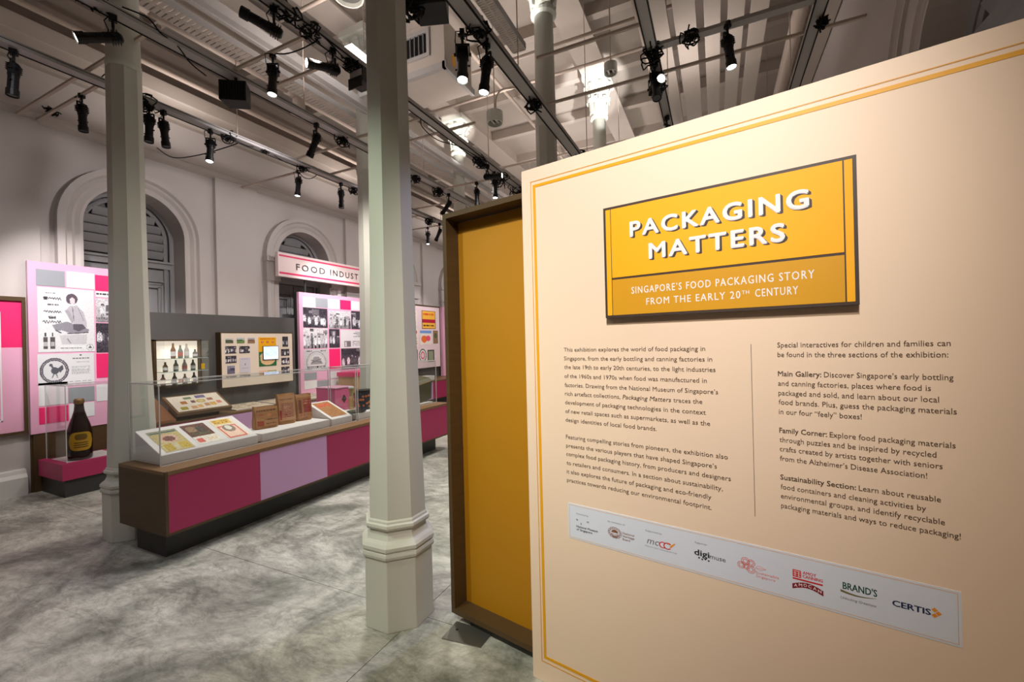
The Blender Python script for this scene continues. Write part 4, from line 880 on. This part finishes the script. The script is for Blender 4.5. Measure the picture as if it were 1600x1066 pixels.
CROSS=[(-7.1,-4.16,2.0,4.3),(-7.1,-5.37,2.16,4.3),(-5.37,-4.16,4.22,4.26),(-5.37,-4.16,4.85,4.26),(-4.16,-2.98,2.6,4.26),(-4.16,-2.98,2.95,4.26),(-7.1,-5.37,4.55,4.26),(-4.16,-2.98,4.16,4.26),(-3.9,-2.6,4.55,4.26),(-1.5,-.47,3.85,4.3),(-1.7,1.2,4.58,4.26),(-.55,1.2,4.1,4.22),(-5.37,-4.16,6.9,4.26),(-2.98,-1.5,6.9,4.26),(-7.1,-5.37,7.3,4.26),(-4.16,-2.98,7.4,4.26),(-1.5,-.3,6.6,4.26),(-5.37,-2.98,9.5,4.26),(-7.1,-5.37,8.18,4.28),(-4.16,-2.98,6.1,4.2)]
for k,(a,b,y,z) in enumerate(CROSS):
    wide=(a,b,y)==(-.55,1.2,4.1)
    o=(MB().box((a,y-.04,z),(b,y+.04,z+.03)) if wide else MB().box((a,y-.014,z),(b,y+.014,z+.024))).build('cross_bar',GREYM if wide else PIPE)
    where=['from the left wall, nearest the upper left corner','from the left wall behind the left column','between the rails left of the foreground column','just beyond the first bar left of the foreground column','carrying the lit lamp above the case','beside the lit lamp, slightly farther','from the left wall over the second arch','just right of the foreground column','behind the boxed air unit bar','left of the column behind the panel','long thin bar crossing above the cream panel','broad grey bar with one black lamp above the panel','far between the left rails','far above the yellow framed board','far against the left wall','far in the middle bay','far behind the lit capital','farthest across two bays','small, left of the yellow board near the wall','low, just above the yellow board top edge'][k]
    tag(o,'thin white steel cross bar '+where if not wide else where,'bar','steel cross bars between the rails')
# pipes and trays along the hall
def pipe(pts,r,label,name='ceiling_pipe',m=PIPE,n=12,cat='pipe',group='painted pipes under the ceiling'):
    return tag(MB().tube(pts,r,n).build(name,m,smooth=True),label,cat,group)
pipe([(-5.62,-3,5.4),(-5.62,2.6,5.4)],.06,'thick beige pipe nearest the upper left corner')
pp=empty('ceiling_pipe',(-5.62,4,5.4),'thick beige pipe with an elbow above the second display bay','pipe','painted pipes under the ceiling')
MB().tube([(-5.62,2.62,5.4),(-5.62,4.35,5.4)],.075,14).build('pipe_run',PIPE,pp,smooth=True); MB().cyl((-5.62,4.3,5.4),(-5.62,4.42,5.4),.09,14).cyl((-5.62,4.5,5.2),(-5.62,4.5,5.42),.085,14).cyl((-5.75,4.5,5.2),(-5.62,4.5,5.2),.08,14).build('elbow_collar',PIPE,pp,smooth=True); MB().tube([(-5.72,4.5,5.18),(-5.72,13,5.18)],.06,12).build('lower_run',PIPE,pp,smooth=True)
pipe([(-6.2,-3,5.75),(-6.2,14,5.75)],.05,'long beige pipe high beside the left wall')
pipe([(-6.55,-3,5.3),(-6.55,14,5.3)],.035,'slimmer pipe just below the high left wall pipe')
pipe([(-3.2,-3,5.9),(-3.2,14,5.9)],.03,'thin long pipe over the middle aisle')
for k,(y,z) in enumerate([(3.3,5.3),(5.2,5.35),(6.0,5.5),(8.2,5.3)]): pipe([(-4.4,y,z),(1.2,y,z)],.022,['nearest','second','third','farthest'][k]+' thin pipe crossing the ceiling beyond the boxed air unit')
def duct(name,a,b,label,m=CEILB,cat='duct'): 
    o=MB().box(a,b).build(name,m,bevel=.01); return tag(o,label,cat)
duct('ventilation_duct',(-6.0,-3,5.62),(-5.2,13,5.95),'broad flat beige duct running along the left bay ceiling')
duct('ventilation_duct',(-7.0,-3,5.05),(-6.7,13,5.25),'narrow beige duct hugging the left wall under the ceiling')
# perforated cable trays
def tray(X,z,w_,y0,y1,label,pitch=.05):
    t=empty('cable_tray',(X,y0,z),label,'cable tray')
    MB().box((X-w_/2,y0,z),(X-w_/2+.01,y1,z+.07)).box((X+w_/2-.01,y0,z),(X+w_/2,y1,z+.07)).build('side_wall',GREYM,t)
    s=MB(); y=y0
    while y<y1: s.box((X-w_/2+.01,y,z),(X+w_/2-.01,y+pitch*.72,z+.006)); y+=pitch
    s.box((X-.01,y0,z-.001),(X+.01,y1,z+.007)); o=s.build('slotted_base',CEILB,t); o['kind']='stuff'
    return t
tray(-4.72,4.85,.24,-1,12,'white slotted cable tray running above the long display case')
tray(-1.9,4.8,.16,-1,4.35,'white perforated cable tray left of the column behind the panel',.03)
tag(MB().box((-4.45,-1,4.9),(-4.33,12,5.0)).box((-4.45,-1,4.88),(-4.41,12,4.9)).build('steel_channel',GREYM),'grey steel channel beside the slotted cable tray','channel')
# flat planks right of the middle rail
for k,(a,b) in enumerate([(-.62,-.42),(-.36,-.13),(-.05,.12),(.19,.36),(.42,.6)]):
    tag(MB().box((a,-2,5.2),(b,13,5.26)).build('ceiling_plank',CEILB,bevel=.004),'long pale ceiling plank above the cream panel, %s from the left'%['first','second','third','fourth','fifth'][k],'plank','pale planks under the right bay ceiling')
for k,x in enumerate((-.72,-.67,.9)): pipe([(x,-2,5.12),(x,13,5.12)],[.015,.015,.075][k],['thin conduit left of the ceiling planks','second thin conduit left of the ceiling planks','thick round pipe right of the ceiling planks'][k])
duct('ventilation_duct',(1.0,-2,5.1),(1.27,13,5.5),'boxed duct in the corner above the right wall arch')
# ---- air unit
ac=empty('air_handling_unit',(-3.6,4.75,5.0),'boxed white ceiling air unit with a dark grille right of the foreground column','air unit')
boxo('casing',(-4.35,4.45,5.0),(-2.95,5.1,5.62),CEILB,ac,bevel=.006)
MB().box((-4.35,4.42,4.98),(-2.93,4.47,5.06)).box((-2.97,4.42,4.98),(-2.92,5.13,5.06)).build('bottom_flange',GREYM,ac)
gy0=4.45
MB().box((-3.66,gy0-.03,5.2),(-3.16,gy0,5.24)).box((-3.66,gy0-.03,5.5),(-3.16,gy0,5.54)).box((-3.66,gy0-.03,5.24),(-3.62,gy0,5.5)).box((-3.2,gy0-.03,5.24),(-3.16,gy0,5.5)).build('grille_frame',GREYM,ac)
boxo('grille_recess',(-3.62,gy0-.005,5.24),(-3.2,gy0,5.5),BLACK,ac)
for k in range(6): boxo('grille_slat',(-3.6+k*.068,gy0-.025,5.24),(-3.585+k*.068,gy0-.005,5.5),GREYD,ac)
boxo('yellow_sticker',(-2.95,4.62,5.12),(-2.947,4.68,5.26),YEL,ac)
for x,y in ((-4.3,4.5),(-3.0,4.5),(-3.0,5.05)): MB().cyl((x,y,5.6),(x,y,6.25),.006,6).build('hanger_rod',PIPE,ac)
tag(MB().box((-4.25,3.95,5.26),(-3.97,4.3,5.31)).build('skylight_patch',mat('bright_patch',(255,255,255),.5,emit=3)),'glowing white panel added to stand for a skylight glimpsed at the left edge of the foreground column','glowing panel')  # added glowing panel standing in for a skylight
# ---- pendant downlights
def downlight(x,y,z,r,h,lit,label):
    d=empty('pendant_downlight',(x,y,z),label,'downlight','round white pendant downlights')
    T=Matrix.Translation((x,y,z))
    MB().lathe([(r*.86,h*.5),(r*.9,0),(r,0),(r,h),(r*.3,h+.01)],24,T,cap=False).build('drum_shade',COLM,d)
    MB().lathe([(r*.85,h*.4),(r*.85,h*.45)],20,T).build('reflector',mat('grey_reflector',(110,110,108),.25,metal=.5),d)
    mb=MB()
    for k in range(2): mb.tube([(x-.03+.06*k,y-.04,z+.03),(x-.03+.06*k,y+.05,z+.03)],.012,6)
    mb.build('lamp_tube',WHITE,d); MB().cyl((x,y,z+h),(x,y,6.25),.008,6).build('hanging_stem',PIPE,d)
downlight(-2.62,5.12,4.52,.11,.15,0,'round white pendant downlight just right of the air unit')
downlight(-1.1,5.3,4.85,.08,.12,0,'small round white pendant downlight above the far lit capital')
downlight(-4.0,1.95,4.6,.15,.1,0,'large round downlight at the top edge above the slotted tray')
downlight(-3.55,3.5,5.4,.16,.1,0,'round downlight at the top left of the foreground column')

# ---- theatre spotlights
def aim(rgt,dn,tow): 
    v=rt*rgt-up*dn-fw*tow; return v.normalized()
def make_spot():
    s=empty('spotlight',(0,0,0),'x','spotlight','black theatre spotlights')
    MB().box((-.02,-.03,-.03),(.02,.03,.03)).cyl((0,0,-.03),(0,0,-.09),.012,8).box((-.035,-.012,-.02),(.035,.012,.0)).build('clamp',BLACK,s,local=True)
    y=MB().box((-.058,-.01,-.10),(.058,.01,-.088)).box((-.062,-.01,-.19),(-.054,.01,-.09)).box((.054,-.01,-.19),(.062,.01,-.09)).cyl((-.075,0,-.18),(-.06,0,-.18),.014,8).cyl((.06,0,-.18),(.075,0,-.18),.014,8).build('yoke',BLACK,s,local=True)
    b=MB().lathe([(.03,-.07),(.044,-.055),(.046,.06),(.042,.07),(.042,.2),(.05,.205),(.05,.27),(.046,.272),(.046,.258)],14).box((-.05,-.02,-.02),(.05,.02,.05)).build('lamp_body',BLACK,s,local=True); b.location=(0,0,-.18)
    g=MB()
    for k in range(4): g.box((-.048,-.048,-.045+.02*k),(.048,.048,-.04+.02*k))
    g.build('cooling_fins',BLACK,b,local=True)
    MB().cyl((.045,0,.12),(.066,0,.12),.008,6).cyl((-.045,0,.16),(-.062,0,.16),.008,6).build('focus_knob',BLACK,b,local=True)
    MB().lathe([(.043,.258),(.040,.264)],18).build('lens',LENSOFF,b,local=True)
    c=MB().tube([(0,.03,.0),(.05,.06,-.02),(.06,.03,-.09),(.03,.045,-.16)],.005,5).build('power_cable',CABLE,s,local=True)
    return s
proto=make_spot(); used=[False]; LIT={}
def copy_tree(o,parent=None):
    c=o.copy(); C.objects.link(c); c.parent=parent
    for ch in list(o.children): copy_tree(ch,c)
    return c
def place(loc,d,lit,label,scale=.84):
    if not used[0]: s=proto; used[0]=True
    else: s=copy_tree(proto)
    s.location=loc; s['label']=label; yaw=math.atan2(d.y,d.x)-math.pi/2; s.rotation_euler=(0,0,yaw); s.scale=(scale,)*3
    for ch in s.children:
        if ch.name.startswith('lamp_body'):
            dl=Matrix.Rotation(-yaw,3,'Z')@d
            ch.rotation_euler=dl.to_track_quat('Z','Y').to_euler()
            if lit:
                for g in ch.children:
                    if g.name.startswith('lens'):
                        g.data=LIT.setdefault('m',g.data.copy()); g.data.materials[0]=LENS
    return s
SP=[((-5.37,1.50,4.17),(-.05,1,.03),0,'black spotlight hanging straight down at the far left edge'),
((-6.0,2.16,4.3),(.05,1,.0),0,'black spotlight hanging beside the left column, on its left'),
((-4.16,1.69,4.17),(-.8,.5,.75),1,'lit spotlight pointing left across the front of the left column top'),
((-5.37,2.47,4.17),(.0,1,.05),0,'black spotlight peeking out at the right edge of the left column'),
((-5.37,2.60,4.17),(.12,1,.02),0,'black spotlight just right of the left column, above the big arch'),
((-5.37,3.08,4.17),(.05,1,.2),1,'lit spotlight over the right shoulder of the big arch'),
((-3.6,2.62,4.26),(0,1,.12),1,'lit spotlight hanging straight down right of the black speaker'),
((-3.0,2.2,4.17),(-.9,-.33,.5),1,'lit spotlight at the very top edge pointing left'),
((-2.98,2.74,4.17),(-.85,.2,.8),1,'lit spotlight pointing at the camera side left of the foreground column'),
((-4.16,3.56,4.17),(-.45,.9,-.1),0,'unlit spotlight tilted left below the rail over the case'),
((-5.73,4.55,4.27),(-.05,1,.1),1,'small lit spotlight above the second arch'),
((-5.37,5.04,4.17),(0,1,0),0,'unlit spotlight left of the foreground column near the second arch'),
((-1.62,2.68,3.84),(.0,1,.25),1,'lit spotlight under the black box right of the foreground column'),
((-1.52,2.86,3.84),(-.12,1,.1),1,'long lit spotlight leaning left beside the perforated tray'),
((-4.16,6.3,4.17),(-.6,.85,0),0,'unlit tilted spotlight left of the yellow board top corner'),
((-3.48,6.1,4.19),(0,1,0),0,'unlit spotlight just above the yellow board top edge'),
((-2.98,5.55,4.17),(.95,.05,.3),1,'spotlight lying level with its lens facing right, above the yellow board'),
((-2.95,5.72,4.12),(.0,1,.1),1,'lit spotlight pointing down above the yellow board corner'),
((-5.37,7.75,4.17),(-.4,.9,0),0,'small unlit tilted spotlight low beside the yellow board frame'),
((-6.0,8.18,4.27),(0,1,.1),1,'smallest lit spotlight in the gap left of the yellow board'),
((-.47,4.25,4.17),(-.05,.8,.3),0,'black spotlight cluster body above the bright lamp'),
((-.5,4.4,4.17),(-.02,.1,.95),1,'dazzling lamp facing the camera above the cream panel'),
((-.47,5.35,4.17),(.12,.9,.25),1,'lit spotlight directly below the dazzling lamp'),
((-.47,6.7,4.17),(-.05,.9,.2),1,'smaller lit spotlight lowest under the dazzling lamp'),
((.14,4.07,4.22),(.06,1,.12),1,'lit spotlight on the broad grey bar above the cream panel')]
for loc,a,lit,l in SP: place(loc,aim(*a),lit,l)

# ---- speakers / junction boxes
def speaker(x,y,z,w_,d_,h_,rz,label):
    s=empty('black_speaker',(x,y,z),label,'speaker',rz=rz)
    MB().prism([(-w_/2,-d_/2),(w_/2,-d_/2),(w_/2*.8,d_/2),(-w_/2*.8,d_/2)],0,h_,'z').build('cabinet',BLACK,s,local=True,bevel=.006)
    g=MB()
    for k in range(9): g.box((-w_/2+.02+k*(w_-.05)/8,-d_/2-.006,.02),(-w_/2+.03+k*(w_-.05)/8,-d_/2,h_-.02))
    g.build('grille_ribs',CABLE,s,local=True); MB().cyl((0,0,h_),(0,0,h_+.12),.015,8).box((-.06,-.015,h_),(.06,.015,h_+.012)).build('bracket',BLACK,s,local=True)
speaker(-4.14,2.62,3.95,.24,.17,.19,R(35),'boxy black speaker hanging from the rail over the case')
speaker(-1.85,2.62,4.02,.28,.22,.3,R(20),'boxy black speaker at the top edge right of the foreground column')
# ---- flood lamp near foreground column
fl_=empty('barn_door_lamp',(-2.98,3.05,4.17),'black barn door lamp with a pale gel beside the foreground column','lamp')
MB().box((-3.03,2.98,4.02),(-2.87,3.12,4.15)).build('lamp_housing',BLACK,fl_); MB().box((-3.03,2.96,3.96),(-2.87,2.97,4.06)).build('barn_door',BLACK,fl_); MB().box((-3.02,2.972,4.04),(-2.88,2.978,4.13)).build('gel_sheet',mat('pale_gel',(210,206,206),.5),fl_); MB().cyl((-2.95,3.05,4.15),(-2.95,3.05,4.2),.012,8).build('clamp',BLACK,fl_)

# ---- cable tangles
def coil(x,y,z,sz,seed,label,loops=7,r=.006):
    rn=random.Random(seed); mb=MB()
    for k in range(loops):
        cx,cy,cz_=[rn.uniform(-.3,.3)*sz for _ in range(3)]; ax=Vector((rn.uniform(-1,1),rn.uniform(-1,1),rn.uniform(-.5,.5))).normalized()
        q=ax.to_track_quat('Z','Y'); rr=sz*rn.uniform(.25,.55); e=rn.uniform(.5,1)
        mb.tube([Vector((x+cx,y+cy,z+cz_))+q@Vector((rr*math.cos(t),rr*e*math.sin(t),.03*math.sin(3*t))) for t in [i*math.pi/6 for i in range(12)]],r,5,closed=True)
    p=[Vector((x,y-sz,z+.02))]; 
    for i in range(8): p.append(Vector((x+rn.uniform(-.3,.3)*sz,y-sz+sz*2*(i+1)/8,z+rn.uniform(-.4,.2)*sz)))
    mb.tube(p,r,5)
    return tag(mb.build('cable_coil',CABLE,smooth=True),label,'cable','black cable coils tied to the rails')
for i,(x,y,z,s,l) in enumerate([(-4.2,1.6,4.3,.12,'tangle of black cable at the top edge above the left column'),(-5.37,2.42,4.25,.13,'bunch of black cable on the rail right of the left column'),(-5.37,3.3,4.26,.1,'black cable bunch near the lit spotlight over the big arch'),(-5.37,3.75,4.28,.07,'small cable knot on the rail above the cornice'),(-5.37,4.35,4.25,.1,'cable knot where the cross bars meet the left rail'),(-4.16,3.95,4.22,.11,'cable bunch on the rail left of the foreground column'),(-2.98,2.3,4.3,.13,'large cable tangle on the rail at top centre left'),(-2.98,2.5,4.27,.12,'second cable tangle just below the top centre one'),(-5.37,5.3,4.22,.09,'cable knot beside the unlit spotlight near the second arch'),(-1.5,2.72,3.93,.13,'cable bunch beside the black box right of the foreground column'),(-1.9,2.45,4.05,.13,'loose cable loops left of the black box'),(-1.5,3.75,3.88,.1,'cable knot where the rail meets the column behind the panel'),(-2.98,5.3,4.2,.14,'thick cable tangle on the rail above the yellow board'),(-2.98,6.0,4.2,.2,'largest black cable tangle near the panel top left corner'),(-2.98,6.6,4.15,.22,'dark cable mass just above the yellow board frame'),(-4.16,6.0,4.2,.13,'cable knot above the tilted spotlight'),(-4.16,5.4,4.22,.1,'small cable knot right of the foreground column'),(-5.37,7.4,4.22,.13,'cable knot far left of the yellow board'),(-5.37,6.6,4.22,.1,'far cable knot beside the foreground column'),(-1.5,5.2,3.9,.13,'cable loops right of the column behind the panel'),(-.47,4.1,4.25,.14,'cable bunch on the dark rail above the dazzling lamp'),(-.47,4.5,4.2,.14,'cable bunch around the dazzling lamp'),(-.15,4.08,4.28,.12,'cable coil resting on the broad grey bar'),(-.45,5.9,4.1,.15,'cable strands below the dazzling lamp'),(.83,4.3,4.2,.06,'short cable loop on the rail nearest the right wall'),(-7.0,2.25,4.44,.07,'grey looped cable on the left wall cornice'),(-2.98,2.95,4.24,.1,'cable knot above the barn door lamp')]): coil(x,y,z-(.06 if x>-6.5 else 0),s*1.15,i+3,l,11 if s>.12 else 8,.007)
def cord(pts,label,r=.006,m=CABLE):
    # smooth swag through points
    P_=[Vector(p) for p in pts]; out=[]
    for i in range(len(P_)-1):
        p0=P_[max(0,i-1)];p1=P_[i];p2=P_[i+1];p3=P_[min(len(P_)-1,i+2)]
        for t in [k/6 for k in range(6)]: out.append(.5*((2*p1)+(p2-p0)*t+(2*p0-5*p1+4*p2-p3)*t*t+(3*p1-p0-3*p2+p3)*t**3))
    out.append(P_[-1]); return tag(MB().tube(out,r,5).build('loose_cable',m,smooth=True),label,'cable','loose cables swagged between bars')
cord([(-4.16,1.75,4.3),(-4.12,1.9,4.3),(-4.1,1.98,4.22),(-4.12,2.1,4.21),(-4.1,2.2,4.1),(-4.14,2.35,4.08)],'wavy black cable hanging beside the left column top')
cord([(-3.6,2.62,4.28),(-3.45,2.64,4.24),(-3.25,2.66,4.24),(-3.05,2.7,4.3)],'curved cable from the hanging lit spotlight to the rail')
cord([(-7.0,3.3,4.42),(-6.6,3.3,4.2),(-6.1,3.35,4.15),(-5.6,3.45,4.2),(-5.37,3.5,4.25)],'long swagged cable from the cornice to the rail over the big arch',.007)
cord([(-5.73,4.55,4.27),(-5.65,4.6,4.18),(-5.5,4.62,4.16),(-5.4,4.66,4.25)],'small cable loop by the spotlight above the second arch')
cord([(-6.1,2.14,4.3),(-5.9,2.2,4.35),(-5.75,2.25,4.5),(-5.6,2.28,4.52)],'bent cable above the spotlight left of the column')
cord([(-2.98,2.0,4.26),(-2.95,2.2,4.32),(-2.98,2.35,4.25),(-2.93,2.6,4.2),(-2.97,2.9,4.18),(-2.98,3.2,4.22)],'cable running along the rail left of the foreground column')
cord([(-2.98,4.0,4.24),(-3.1,4.15,4.18),(-3.05,4.4,4.1),(-2.98,4.8,4.16),(-2.98,5.3,4.2)],'slack cable along the rail right of the foreground column')
cord([(-5.37,3.2,4.22),(-5.37,3.5,4.18),(-5.37,3.75,4.23),(-5.37,4.05,4.17),(-5.37,4.4,4.2)],'thin wavy cable under the rail above the cornice',.005)
cord([(-2.6,5.12,4.68),(-2.59,5.12,4.86),(-2.5,5.13,4.95),(-2.3,5.14,4.93),(-2.1,5.14,4.95)],'grey hooked conduit over the pendant downlight',.012,PIPE)
